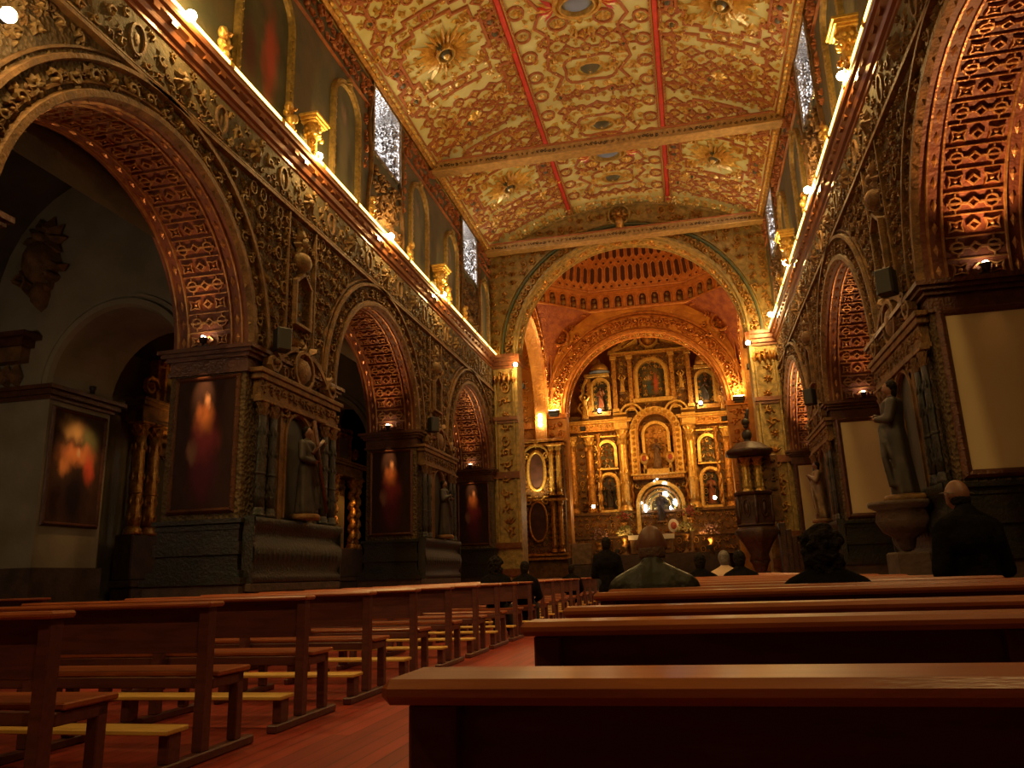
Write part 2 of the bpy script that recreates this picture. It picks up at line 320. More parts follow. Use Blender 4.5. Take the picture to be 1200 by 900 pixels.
# ------------------------------------------------------------------ object helpers
def tag(o, label=None, cat=None, group=None, kind=None):
    if label: o['label'] = label
    if cat: o['category'] = cat
    if group: o['group'] = group
    if kind: o['kind'] = kind
    return o
def struct(o): o['kind'] = 'structure'; return o
def thing(name, loc, label, cat, group=None, rz=0.0, s=None):
    o = bpy.data.objects.new(name, None); C.objects.link(o); o.location = loc; o.rotation_euler = (0, 0, rz); o.empty_display_size = 0.1
    if s: o.scale = (s, s, s) if not isinstance(s, tuple) else s
    return tag(o, label, cat, group)
def copy_tree(o, parent=None):
    c = o.copy(); C.objects.link(c)
    if parent: c.parent = parent
    for ch in list(o.children): copy_tree(ch, c)
    return c
def dup(o, loc, label, rz=None, s=None, group=None):
    c = copy_tree(o); c.location = loc; c['label'] = label
    if rz is not None: c.rotation_euler = (0, 0, rz)
    if s: c.scale = (s, s, s) if not isinstance(s, tuple) else s
    if group: c['group'] = group
    return c
def light(kind, name, loc, energy, col, parent=None, **kw):
    l = bpy.data.lights.new(name, kind); l.energy = energy; l.color = blackbody(col) if isinstance(col, str) else col
    o = bpy.data.objects.new(name, l); C.objects.link(o); o.location = loc
    to = kw.pop('to', None)
    for k, v in kw.items(): setattr(l, k, v)
    if to is not None: o.rotation_euler = (Vector(to)-Vector(loc)).to_track_quat('-Z', 'Y').to_euler()
    if parent: o.parent = parent
    return o
def ordinal(i): return ['first', 'second', 'third', 'fourth', 'fifth', 'sixth', 'seventh', 'eighth', 'ninth', 'tenth', 'eleventh', 'twelfth', 'thirteenth', 'fourteenth', 'fifteenth', 'sixteenth', 'seventeenth', 'eighteenth', 'nineteenth', 'twentieth'][i]
# ------------------------------------------------------------------ the nave shell
m = M(); m.box(-14, 12, -3, 30.0, -0.1, 0); struct(m.build('floor', floor_m))
m = M()
for i in range(6): m.box(-12.5, 9, 30.0+i*0.35, 47, i*0.16-0.001, (i+1)*0.16)        # sanctuary steps
for i in range(6): m.box(-5.2, 1.8, 39.9+i*0.3, 43.3, 0.96+i*0.17, 0.96+(i+1)*0.17)
struct(m.build('floor_sanctuary', stone))
def arcade(side, xf, arcs, y0, y1, name):
    T = 1.45; xb = xf+side*T; wm = M()
    ys = [y0]
    for c in arcs: ys += [c-RA, c+RA]
    ys.append(y1)
    for i in range(0, len(ys), 2): wm.box(xf, xb, ys[i], ys[i+1], 0, ZS)
    top = 9.5; NA = 28
    def col(ya, yb, za, zb):                      # wall column above the springing: nave face and back face
        for x in (xf, xb): wm.add([(x, ya, za), (x, yb, zb), (x, yb, top), (x, ya, top)], [(0, 1, 2, 3)], 0)
    for i in range(0, len(ys), 2): col(ys[i], ys[i+1], ZS, ZS)
    sof = M(); rel = Rel(wm, lambda u, v, h: (xf-side*h, u, v), 7)
    for ci, c in enumerate(arcs):
        for k in range(NA):
            a, b = PI-PI*k/NA, PI-PI*(k+1)/NA
            p = (c+RA*math.cos(a), ZS+RA*math.sin(a)); q = (c+RA*math.cos(b), ZS+RA*math.sin(b))
            col(p[0], q[0], p[1], q[1])
            sof.add([(xf, p[0], p[1]), (xf, q[0], q[1]), (xb, q[0], q[1]), (xb, p[0], p[1])], [(0, 1, 2, 3)], 0, True)
        # carved soffit: borders, knots and bars between them
        def mps(u, v, h, c=c): a = u/RA; return (xf+side*v, c-(RA-h)*math.cos(a), ZS+(RA-h)*math.sin(a))
        rs = Rel(sof, mps, 3); LA = PI*RA
        for v in (0.10, 0.30, 1.15, 1.35): rs.ribbon([(LA*i/40, v) for i in range(41)], 0.045, 0.035, 1)
        n = 25
        for i in range(n):
            u = LA*(i+.5)/n; du = LA/n
            for v in (0.48, 0.97):
                if i % 2 == 0: rs.ribbon([(u+du*.34*math.cos(q*PI/4)*(1 if q % 2 else .45), v+.13*math.sin(q*PI/4)*(1 if q % 2 else .55)) for q in range(8)], 0.032, 0.045, 1, True); rs.dome(u, v, .04, .05, 1, 6)
                else: rs.ring(u, v, .09, .035, .04, 1, 8); rs.ribbon([(u-du*.45, v), (u-.1, v)], .03, .035, 1); rs.ribbon([(u+.1, v), (u+du*.45, v)], .03, .035, 1)
            if i % 2: rs.ribbon([(u, .36), (u, .66)], .05, .04, 1); rs.ribbon([(u, .80), (u, 1.09)], .05, .04, 1)
            rs.ribbon([(u-.07, .725), (u, .80), (u+.07, .725), (u, .65)], .035, .045, 1, True)
            for v in (.20, 1.25): rs.leaf(u-.1, v, 0, .2, .09, .03, 1)
            rs.ribbon([(u+du/2, .33), (u+du/2, 1.12)], .028, .03, 1)
        # archivolt mouldings and the carved band between them
        ring = lambda r: [(c-r*math.cos(PI*i/40), ZS+r*math.sin(PI*i/40)) for i in range(41)]
        rel.ribbon(ring(RA+.07), .15, .10, 1); rel.ribbon(ring(RA+.22), .05, .05, 1); rel.ribbon(ring(3.12), .10, .10, 1); rel.ribbon(ring(3.24), .05, .05, 1)
        for i in range(25):
            a = PI*(i+.5)/25; r = 2.88; u, v = c-r*math.cos(a), ZS+r*math.sin(a)
            if i % 4 == 1: rel.rosette(u, v, .17, .12, 2, 8)
            else: rel.foliage(u, v, .14, .08, 2); rel.foliage(u+.1, v+.12, .08, .07, 1)
            for q in (-.17, .17): rel.leaf(c-(r+q)*math.cos(a), ZS+(r+q)*math.sin(a), PI/2-a+(.9 if q > 0 else -.9), .2, .09, .07, 2)
    # spandrels, piers above the capitals
    def free(u, v): return all((u-c)**2+(v-ZS)**2 > 3.36**2 for c in arcs) and v < 8.08
    rel.scatter(y0+1, y1, 5.1, 8.1, 0.30, 0.07, 2, free)
    rel.scatter(y0+1, y1, 5.15, 8.1, 0.20, 0.05, 1, lambda u, v: free(u, v) and rel.rng.random() < .5)
    mids = [(ys[i]+ys[i+1])/2 for i in range(2, len(ys)-1, 2)]
    for yc in mids[:2]:
        for s2 in (-.55, .55): rel.ribbon([(yc+s2, 5.1), (yc+s2, 8.1)], .07, .09, 1)
        rel.ribbon([(yc-.3, 5.9), (yc-.3, 6.75), (yc, 6.98), (yc+.3, 6.75), (yc+.3, 5.9)], .09, .16, 1, True)
        rel.dome(yc, 6.35, .2, .05, 3, 8, .34)
        rel.dome(yc, 7.25, .30, .26, 2, 9, .22); rel.rosette(yc, 7.65, .36, .2, 2, 9)
    # architrave, frieze and its medallions
    for z, wd, h in ((8.17, .1, .10), (8.27, .05, .06)): rel.ribbon([(y0, z), (y1, z)], wd, h, 1)
    wm.add([rel.mp(y0, 8.3, .02), rel.mp(y1, 8.3, .02), rel.mp(y1, 9.1, .02), rel.mp(y0, 9.1, .02)], [(0, 1, 2, 3)], 4)
    y = 4.0; k = 0
    while y < y1-.3:
        if k % 4 == 0: rel.ring(y, 8.68, .15, .06, .06, 1, 14, .24); rel.dome(y, 8.68, .08, .04, 2, 8, .15)
        elif k % 4 == 2: rel.rosette(y, 8.68, .24, .16, 2, 9); rel.dome(y, 8.66, .11, .18, 2, 8)
        else: rel.foliage(y, 8.72, .15, .06, 2); rel.foliage(y+.16, 8.55, .10, .05, 1)
        rel.foliage(y+.26, 8.42, .11, .06, 2); rel.foliage(y+.26, 8.95, .10, .06, 2); rel.foliage(y, 8.4, .09, .05, 1)
        y += .52; k += 1
    wo = wm.build(name, [wall_gold, gilt_dull, gilt_olive if side < 0 else gilt_dull, dark_m, frieze_m]); struct(wo)
    so = sof.build('trim_soffits_'+name.split('_')[1], [soffit_red, soffit_gold]); struct(so)
    # capitals, string courses and stone plinths around the piers
    tm = M()
    for i in range(0, len(ys), 2):
        a, b = ys[i], ys[i+1]
        def round_pier(prof, mi=0):
            for (z0, z1, e) in prof: tm.box(xf-side*e, xb+side*e, a-e, b+e, z0, z1, mi)
        round_pier([(4.60, 4.66, .05), (4.66, 4.86, .02), (4.86, 4.93, .08), (4.93, 4.99, .14), (4.99, 5.06, .19)], 0)
        round_pier([(2.05, 2.12, .10), (1.95, 2.05, .05), (1.30, 1.38, .05), (1.18, 1.30, .12), (1.08, 1.18, .18), (1.36, 1.97, .03), (1.55, 1.75, .07)], 1)
        round_pier([(0, 1.08, .14)], 2)
    struct(tm.build('trim_piers_'+name.split('_')[1], [frame_m, green_lac, stone]))
    # cornice
    cm = M(); prof = [(0, 9.06), (.05, 9.10), (.05, 9.17), (.10, 9.20), (.13, 9.28), (.20, 9.36), (.20, 9.42), (.25, 9.45), (.27, 9.49), (.27, 9.55), (0, 9.55), (-.9, 9.55)]
    cm.sweep(prof, [lambda a, b: (xf-side*a, y0, b), lambda a, b: (xf-side*a, y1, b)])
    y = y0+.3
    while y < y1: cm.box(xf-side*.12, xf-side*.20, y, y+.14, 9.29, 9.36); y += .42
    struct(cm.build('trim_cornice_'+name.split('_')[1], [cornice_m]))
    return ys
YSL = arcade(-1, WL, ARL, -3, YE, 'wall_left')
YSR = arcade(1, WR, ARR, -3, YE, 'wall_right')
# clerestory walls with their window openings
WINS = {-1: [(16.6, 18.5), (24.7, 26.6)], 1: [(16.9, 18.6), (25.3, 27.0)]}
WZ0, WZ1 = 11.75, 13.75
for side, xf, nm in ((-1, WL, 'wall_left_upper'), (1, WR, 'wall_right_upper')):
    wm = M(); xb = xf+side*.9; y = -3
    rel = Rel(wm, lambda u, v, h: (xf-side*h, u, v), 11)
    for a, b in WINS[side]:
        wm.box(xf, xb, y, a, 9.5, 14.1); wm.box(xf, xb, a, b, 9.5, WZ0); wm.box(xf, xb, a, b, WZ1, 14.1); y = b
    wm.box(xf, xb, y, YE, 9.5, 14.1)
    notwin = lambda u, v: not any(a-.2 < u < b+.2 and v > WZ0-.2 for a, b in WINS[side])
    rel.scatter(10, YE, 13.0, 13.72, .34, .10, 1, notwin)
    e_ = [10]+[q for a, b in WINS[side] for q in (a-.12, b+.12)]+[YE]
    for q in range(0, len(e_), 2): rel.ribbon([(e_[q], 12.92), (e_[q+1], 12.92)], .06, .06, 1)
    rel.ribbon([(10, 13.84), (YE, 13.84)], .12, .12, 1)
    for a, b in WINS[side]:
        c = (a+b)/2; rel.scatter(a, b, 10.0, 11.5, .42, .12, 2)
        for s2 in (-1, 1):
            rel.ribbon([(c+s2*(1.12+.10*math.sin(q)), 9.7+q*.35) for q in range(12)], .07, .1, 2)
            rel.scatter(c+s2*1.35-.12, c+s2*1.35+.12, 11.0, 12.9, .24, .08, 1)
        rel.ring(c, 10.5, .5, .12, .1, 2, 14, .36)
    struct(wm.build(nm, [wall_green, rust, gilt_dull]))
wn = 0
for side, xf in ((-1, WL), (1, WR)):
    for a, b in WINS[side]:
        wn += 1; xb = xf+side*.85
        f = M(); e = .07
        for x0, x1, y0, y1, z0, z1 in ((xf-side*.06, xb, a, a+e, WZ0, WZ1), (xf-side*.06, xb, b-e, b, WZ0, WZ1), (xf-side*.06, xb, a, b, WZ0, WZ0+e), (xf-side*.06, xb, a, b, WZ1-e, WZ1)): f.box(x0, x1, y0, y1, z0, z1)
        rl = Rel(f, lambda u, v, h, b=b: (xf+side*u, b-e-h, v), wn); rl.scatter(.05, .8, WZ0+.1, WZ1-.1, .24, .07, 0)
        for q in range(12): rl.foliage(.12+(q % 3)*.28, WZ0+.25+(q//3)*.45, .13, .09, 0)
        f.box(xf-side*.09, xf-side*.03, b-.02, b+.07, WZ0-.05, WZ1+.05, 0); f.box(xf-side*.09, xf-side*.03, a-.07, a+.02, WZ0-.05, WZ1+.05, 0)
        wo = f.build('window_%d' % wn, silver); struct(wo)
        p = M(); p.box(xb-side*.05, xb, a+e, b-e, WZ0+e, WZ1-e); po = p.build('window_pane', pane_m, wo)
        p = M()
        for q in range(1, 4): yy = a+(b-a)*q/4; p.box(xb-side*.09, xb-side*.05, yy-.02, yy+.02, WZ0, WZ1)
        for q in range(1, 5): zz = WZ0+(WZ1-WZ0)*q/5; p.box(xb-side*.09, xb-side*.05, a, b, zz-.02, zz+.02)
        p.build('glazing_bar', silver, wo)
# ------------------------------------------------------------------ vault
HW = (WR-WL)/2; VX = (WR+WL)/2; RISE = 1.75; VR = (HW*HW+RISE*RISE)/(2*RISE); VZ = ZV+RISE-VR; VA = math.asin(HW/VR); ARC = VR*VA
def mpv(u, v, h): a = u/VR; return (VX+(VR-h)*math.sin(a), v, VZ+(VR-h)*math.cos(a))
cm = M(); NU = 40
for h, flip in ((0, 0), (-.3, 1)):
    vs = []; ysn = [-3, 5, 14, 21.4, 28.05, YE+.2]
    for y in ysn:
        for i in range(NU+1): vs.append(mpv(-ARC+2*ARC*i/NU, y, h))
    cm.add(vs, [(j*(NU+1)+i, j*(NU+1)+i+1, (j+1)*(NU+1)+i+1, (j+1)*(NU+1)+i) for j in range(len(ysn)-1) for i in range(NU)], 0, True)
R_ = Rel(cm, mpv, 5)
US = 1.85*ARC/HW                 # red bands
for s2 in (-1, 1):
    R_.ribbon([(s2*US, 13+i*.8) for i in range(20)]+[(s2*US, YE)], .17, .05, 2)
    for q in (-.14, .14): R_.ribbon([(s2*US+q, 13), (s2*US+q, YE)], .05, .07, 1); 
    y = 13.2
    while y < YE: R_.dome(s2*US-.14, y, .03, .09, 3, 5); R_.dome(s2*US+.14, y, .03, .09, 3, 5); y += .16
    R_.ribbon([(s2*(ARC-.12), 13), (s2*(ARC-.12), YE)], .16, .09, 4); R_.ribbon([(s2*(ARC-.32), 13), (s2*(ARC-.32), YE)], .05, .05, 1)
    y = 13
    while y < YE: R_.dome(s2*(ARC-.22), y, .07, .09, 3, 6, .1); y += .27
def circ(u, v, r, a0=0, a1=2*PI, n=12): return [(u+r*math.cos(a0+(a1-a0)*i/n), v+r*math.sin(a0+(a1-a0)*i/n)) for i in range(n+1)]
W_, H_ = .105, .05
def sym(pts, cu, cv, w=W_, h=H_, mi=1, closed=False):
    for a in (-1, 1):
        for b in (-1, 1): R_.ribbon([(cu+a*p[0], cv+b*p[1]) for p in pts], w, h, mi, closed, .5)
def side_bay(cu, y0, y1):
    cv = (y0+y1)/2; hu = (ARC-US)/2-.28; hv = (y1-y0)/2-.2
    # sunburst in a shouldered frame
    R_.sun(cu, cv, 1.05, .16, 3, 24, 3); R_.dome(cu, cv, .16, .3, 5, 8)
    for k in range(7): a = k*2*PI/7; R_.rosette(cu+.27*math.cos(a), cv+.27*math.sin(a), .12, .24, (3, 4, 5)[k % 3], 6)
    sym([(0, 1.22), (.55, 1.22), (.55, 1.05), (1.0, 1.05), (1.0, .55), (1.2, .55), (1.2, 0)], cu, cv)
    sym([(0, hv), (hu*.45, hv), (hu*.45, hv-.35), (hu, hv-.35), (hu, hv-.9), (hu-.35, hv-1.2), (hu-.35, 1.5), (hu, 1.5), (hu, .5), (hu-.18, .5), (hu-.18, 0)], cu, cv)
    sym([(0, 1.62), (.62, 1.62), (.62, 1.42), (1.0, 1.42), (1.0, 1.22)], cu, cv, .08)
    for b in (-1, 1):
        c2 = cv+b*(hv-.95)
        R_.ribbon([(cu+(.52+.13*math.cos(4*t))*math.cos(t)*1.15, c2+(.46+.10*math.cos(4*t))*math.sin(t)*1.0) for t in [2*PI*i/24 for i in range(24)]], .095, H_, 1, True)
        R_.rosette(cu, c2, .26, .14, 3, 8)
        for a in (-1, 1):
            R_.ribbon([(cu+a*.78, c2-.4), (cu+a*.78, c2-.12), (cu+a*1.0, c2-.12), (cu+a*1.0, c2+.2), (cu+a*.72, c2+.42), (cu+a*.3, c2+.62)], .085, H_, 1)
            R_.foliage(cu+a*.98, c2-.42, .19, .12, 3); R_.foliage(cu+a*.75, c2+.62, .16, .10, 3); R_.ring(cu+a*(hu-.05), c2+.1, .17, .06, .05, 1, 10); R_.dome(cu+a*(hu-.05), c2+.1, .09, .1, 3, 6)
        R_.ring(cu, cv+b*1.42, .22, .07, .05, 1, 12); 
        for k in range(5): R_.leaf(cu, cv+b*1.32, b*PI/2+(k-2)*.42, .26, .1, .1, 3)
    for a in (-1, 1):
        for b in (-1, 1):
            R_.foliage(cu+a*.78, cv+b*.82, .2, .13, 3); R_.foliage(cu+a*(hu-.02), cv+b*1.15, .16, .11, 3); R_.rosette(cu+a*.3, cv+b*1.42+0, .12, .08, 3, 6)
            R_.rosette(cu+a*.95, cv+b*1.62, .15, .12, 3, 6); R_.dome(cu+a*1.42, cv+b*.25, .1, .1, 5, 6); R_.ring(cu+a*1.42, cv+b*.25, .15, .05, .05, 1, 10)
            R_.foliage(cu+a*.3, cv+b*(hv-.15), .12, .1, 3)
def lace(u0, u1, v0, v1, cell, inside):
    nu = max(1, round((u1-u0)/cell)); nv = max(1, round((v1-v0)/cell)); cu_, cv_ = (u1-u0)/nu, (v1-v0)/nv
    for i in range(nu):
        for j in range(nv):
            u = u0+(i+.5)*cu_; v = v0+(j+.5)*cv_
            if not inside(u, v): continue
            r = cell*.34; k = (i+2*j+min(i, nu-1-i)) % 4
            if k == 0: R_.ribbon([(u+r*(1+.22*math.cos(4*t))*math.cos(t), v+r*(1+.22*math.cos(4*t))*math.sin(t)) for t in [2*PI*q/16 for q in range(16)]], .065, .05, 1, True); R_.rosette(u, v, r*.5, .12, 3, 6)
            elif k == 1: R_.ribbon([(u+a*r, v+b*r) for a, b in ((-1, -.5), (-.5, -.5), (-.5, -1), (.5, -1), (.5, -.5), (1, -.5), (1, .5), (.5, .5), (.5, 1), (-.5, 1), (-.5, .5), (-1, .5))], .06, .05, 1, True); R_.foliage(u, v, r*.42, .10, 3)
            elif k == 2: R_.ring(u, v, r*.8, .06, .05, 1, 10); R_.dome(u, v, r*.3, .12, 3 if (i+j) % 3 else 5, 6); [R_.leaf(u+r*.4*math.cos(q*PI/3), v+r*.4*math.sin(q*PI/3), q*PI/3, r*.4, r*.25, .06, 3) for q in range(6)]
            else: R_.ribbon([(u-r, v), (u, v+r*.8), (u+r, v), (u, v-r*.8)], .06, .05, 1, True); R_.rosette(u, v, r*.42, .12, 3, 7)
            if inside(u+cu_, v): R_.ribbon([(u+r, v), (u+cu_-r, v)], .055, .045, 1)
            if inside(u, v+cv_): R_.ribbon([(u, v+r), (u, v+cv_-r)], .055, .045, 1)
            R_.foliage(u+cu_/2, v+cv_/2, cell*.13, .09, 3)
def mid_bay(y0, y1):
    cv = (y0+y1)/2; hv = (y1-y0)/2-.15; hu = US-.3
    k = 0; y = y0+.35
    while y < y1-.1:                             # lobes hung on the red bands
        for a in (-1, 1): R_.ring(a*(US-.36), y, .21, .075, .055, 1, 12, .24); R_.rosette(a*(US-.36), y, .13, .12, 3, 6)
        y += .93
    sym([(0, hv-.1), (.45, hv-.3), (.9, hv-.05), (1.15, hv-.6), (.85, hv-1.15), (1.2, hv-1.7), (.95, 1.05), (1.25, .6), (1.0, 0)], 0, cv, .10)
    for b in (-1, 1):
        c2 = cv+b*(hv-1.35)
        R_.ribbon([(.80*math.cos(t)*(1-.12*math.cos(4*t)), c2+.62*math.sin(t)*(1-.15*math.cos(4*t))) for t in [2*PI*i/24 for i in range(24)]], .10, H_, 1, True)
        R_.ring(0, c2, .42, .1, .08, 3, 14, .30); R_.dome(0, c2, .3, .16, 5, 9, .2); R_.rosette(0, c2, .16, .22, 3, 8)
        for a in (-1, 1):
            R_.foliage(a*.62, c2, .18, .12, 3); R_.foliage(a*.95, c2+.72, .17, .12, 3); R_.foliage(a*.95, c2-.72, .17, .12, 3)
            for q in range(6): R_.leaf(a*1.28, c2-.05, PI/2+(q-2.5)*.36, .34, .1, .12, 3)
        for a in (-.42, .42): R_.rosette(a, c2+.82, .17, .12, 3, 7); R_.rosette(a, c2-.82, .15, .12, 3, 7)
    # winged central medallion
    R_.ring(0, cv, .62, .12, .10, 3, 18, .5); R_.dome(0, cv, .44, .14, 6, 12, .34); R_.ring(0, cv, .47, .08, .16, 3, 16, .37)
    for a in (-1, 1):
        for q in range(7): R_.leaf(a*.6, cv, (0 if a > 0 else PI)+(q-3)*.3, .55, .14, .12, 3 if q % 2 else 2)
        R_.rosette(a*.62, cv+.62, .2, .16, 3, 8); R_.rosette(a*.62, cv-.62, .2, .16, 3, 8)
        R_.ring(a*.62, cv+.62, .26, .07, .06, 1, 12); R_.ring(a*.62, cv-.62, .26, .07, .06, 1, 12)
        for b in (-1, 1): R_.foliage(a*.2, cv+b*1.12, .17, .12, 3)
for y0, y1 in ((12.9, 21.4), (21.4, 28.05)):
    for s2 in (-1, 1):
        cu0 = s2*(US+ARC-.32)/2; cv0 = (y0+y1)/2; side_bay(cu0, y0, y1)
        lace(cu0-(ARC-US)/2+.32, cu0+(ARC-US)/2-.32, y0+.15, y1-.15, .56, lambda u, v: (abs(u-cu0) > 1.28 or abs(v-cv0) > 1.65))
    lace(-US+.65, US-.65, y0+.15, y1-.15, .5, lambda u, v: abs(v-(y0+y1)/2) > .8 and abs(abs(v-(y0+y1)/2)-((y1-y0)/2-1.5)) > .7)
    mid_bay(y0, y1)
R_.scatter(-ARC+.4, ARC-.4, 28.2, YE, .36, .1, 3)
R_.scatter(-ARC+.4, ARC-.4, 13.5, 27.9, .25, .05, 3, lambda u, v: abs(abs(u)-US) > .25 and R_.rng.random() < .5)
struct(cm.build('ceiling', [cream, rust, redband, gilt_bright, gilt, wall_green, blue_m]))
m = M(); m.box(-14, 12, -3.3, -3, -0.1, 16); struct(m.build('wall_rear', plaster_dark))
# tie beams
for k, (yb, lab) in enumerate(((12.7, 'gilded timber tie beam nearest the camera, at the upper edge of the picture'), (21.4, 'gilded timber tie beam across the middle of the painted ceiling'), (28.05, 'gilded timber tie beam right in front of the great arch'))):
    t = thing('tie_beam', (AX, yb, ZV), lab, 'beam', 'tie beams under the vault')
    m = M(); m.box(-HW+.02, HW-.02, -.17, .17, -.10, .22, 0, .03); m.build('beam', beam_m, t)
    for z, nm in ((-.13, 'lower_moulding'), (.19, 'upper_moulding')): m = M(); m.box(-HW+.02, HW-.02, -.22, .22, z, z+.06, 0, .015); m.build(nm, rust if z > 0 else beam_m, t)
    m = M(); rl = Rel(m, lambda u, v, h: (u, -.17-h, v), k)
    for q in range(7):
        u = -4.7+q*1.56
        for d in range(4): rl.spiral(u+d*.13-.2, .045, .065, d*1.3, .8, .022, .02, 0, 1, 7)
        rl.ribbon([(u-.3, .0), (u-.36, .09)], .03, .02)
    for q in range(64): rl.foliage(-5.2+q*.165, .05, .05, .02, 1)
    m.build('painted_ornament', [dark_m, gilt_dull], t)
# ------------------------------------------------------------------ triumphal arch wall
TZ, TR, TO = 9.6, 4.42, 5.1
def arch_wall(y0, y1, cx, cz, r, xl, xr, top, mats, name, deco, cap=True):
    wm = M(); NA = 40
    wm.box(xl, cx-r, y0, y1, 0, cz); wm.box(cx+r, xr, y0, y1, 0, cz)
    def zt(x): return top(x)
    segs = [(xl, cx-r, cz, cz)]
    for k in range(NA):
        a, b = PI-PI*k/NA, PI-PI*(k+1)/NA
        segs.append((cx+r*math.cos(a), cx+r*math.cos(b), cz+r*math.sin(a), cz+r*math.sin(b)))
        wm.add([(segs[-1][0], y0, segs[-1][2]), (segs[-1][1], y0, segs[-1][3]), (segs[-1][1], y1, segs[-1][3]), (segs[-1][0], y1, segs[-1][2])], [(0, 1, 2, 3)], 0, True)
    segs.append((cx+r, xr, cz, cz))
    for xa, xb2, za, zb in segs:
        for y in (y0, y1): wm.add([(xa, y, za), (xb2, y, zb), (xb2, y, max(zb, zt(xb2))), (xa, y, max(za, zt(xa)))], [(0, 1, 2, 3)], 0)
    rel = Rel(wm, lambda u, v, h: (u, y0-h, v), 21)
    ring = lambda q: [(cx-q*math.cos(PI*i/48), cz+q*math.sin(PI*i/48)) for i in range(49)]
    deco(rel, ring, wm)
    def mpi(u, v, h): a = u/r; return (cx-(r-h)*math.cos(a), y0+v, cz+(r-h)*math.sin(a))
    ri = Rel(wm, mpi, 17); LL = PI*r
    for v in (.08, (y1-y0)-.08): ri.ribbon([(LL*i/48, v) for i in range(49)], .08, .06, 1)
    for i in range(40): ri.foliage(LL*(i+.5)/40, (y1-y0)/2, .19, .07, 2 if i % 2 else 1); ri.rosette(LL*(i+1)/40, .25, .08, .05, 1, 5); ri.rosette(LL*(i+1)/40, y1-y0-.25, .08, .05, 1, 5)
    o = wm.build(name, mats); struct(o); return o
def vt(x):
    x = max(-HW, min(HW, x-VX)); return VZ+math.sqrt(VR*VR-x*x)+.02
def deco1(rel, ring, wm):
    rel.ribbon(ring(TR+.06), .14, .12, 1); rel.ribbon(ring(TR+.52), .10, .12, 3); rel.ribbon(ring(TR+.64), .06, .08, 1)
    for i in range(48):
        a = PI*(i+.5)/48; r = TR+.28; u, v = AX-r*math.cos(a), TZ+r*math.sin(a)
        rel.foliage(u, v, .17, .12, 2)
        if i % 2: rel.rosette(u, v, .11, .16, 2, 6)
    rel.scatter(WL, WR, 9.6, 15.6, .40, .12, 2, lambda u, v: (u-AX)**2+(v-TZ)**2 > 5.15**2 and v < vt(u)-.25)
    rel.ribbon([(VX+HW*q/20*.99, vt(VX+HW*q/20*.99)-.12) for q in range(-20, 21)], .14, .1, 1)
    for s2 in (-1, 1): rel.ribbon([(AX+s2*.25, 14.75), (AX+s2*2.6, 14.25)], .09, .12, 1)
    rel.rosette(AX, 14.95, .36, .4, 2, 9); rel.dome(AX, 14.6, .2, .4, 2, 8, .3); rel.ring(AX, 14.95, .42, .09, .16, 1)
    # pilasters of the opening
    for xa, xb2 in ((WL, AX-TR), (AX+TR, WR)):
        c = (xa+xb2)/2; hw = (xb2-xa)/2
        for z0, z1, e in ((9.05, 9.15, .08), (9.15, 9.3, .16), (9.3, 9.45, .24), (9.45, 9.58, .32), (6.85, 6.95, .08), (6.95, 7.1, .16), (4.7, 4.95, .14), (2.1, 2.3, .16), (1.1, 1.35, .2)): wm.box(c-hw-.0, c+hw, y0_-e, y0_+.01, z0, z1, 4)
        for q in (-.36, .36): rel.ribbon([(c+q, 2.3), (c+q, 9.0)], .09, .12, 1)
        rel.scatter(c-.28, c+.28, 2.4, 9.0, .5, .13, 2)
        for q in range(5): rel.leaf(c-.36+q*.18, 8.35, PI/2, .55, .22, .26, 2)
    for xa, xb2 in ((AX-TR, AX-TR+.12), (AX+TR-.12, AX+TR)): wm.box(xa, xb2, y0_-.1, y0_+1.1, 9.3, 9.6, 4)
y0_ = YE
arch_wall(YE, YE+1.0, AX, TZ, TR, WL, WR, vt, [gilt_arch, gilt_arch, gilt, greenline, cornice_m], 'wall_front', deco1)
# ------------------------------------------------------------------ crossing, transepts, sanctuary
KX, KY, KH = AX, 34.2, 4.95                      # crossing centre and half width
y0_ = YB; SZ, SR = 9.1, 4.0
def deco2(rel, ring, wm):
    rel.ribbon(ring(SR+.08), .16, .14, 1); rel.ribbon(ring(SR+.98), .14, .16, 1); rel.ribbon(ring(SR+.86), .05, .1, 1); rel.ribbon(ring(SR+.22), .05, .1, 1)
    for i in range(44):
        a = PI*(i+.5)/44; r = SR+.55; u, v = AX-r*math.cos(a), SZ+r*math.sin(a)
        rel.foliage(u, v, .25, .16, 1); rel.leaf(u, v, PI/2-a, .3, .14, .14, 1); rel.leaf(u, v, -PI/2-a, .26, .14, .14, 1)
    for xa, xb2 in ((-11.4, -6.7), (3.3, 8)):
        c = -7.5 if xa < -7 else 4.0
        for q in (-.75, .75): rel.ribbon([(c+q, 2), (c+q, 13.9)], .12, .16, 1)
        rel.ring(c, 12.1, .42, .14, .12, 1, 16, .5); rel.dome(c, 12.1, .3, .2, 2, 10, .36); rel.scatter(c-.6, c+.6, 8.2, 11.2, .5, .1, 2)
        wm.box(c-.85, c+.85, YB-.2, YB, 8.4, 8.7, 1)
    for xa in (AX-SR-.55, AX+SR+.55): wm.box(xa-.6, xa+.6, YB-.25, YB, 8.85, 9.1, 1); rel.scatter(xa-.5, xa+.5, 2.4, 8.8, .5, .12, 1)
arch_wall(YB, YB+1.0, AX, SZ, SR, -11.5, 8.1, lambda x: 15.6, [orange_w, orange_g, gilt], 'wall_sanctuary_arch', deco2)
m = M()                                          # side arches and transept enclosure
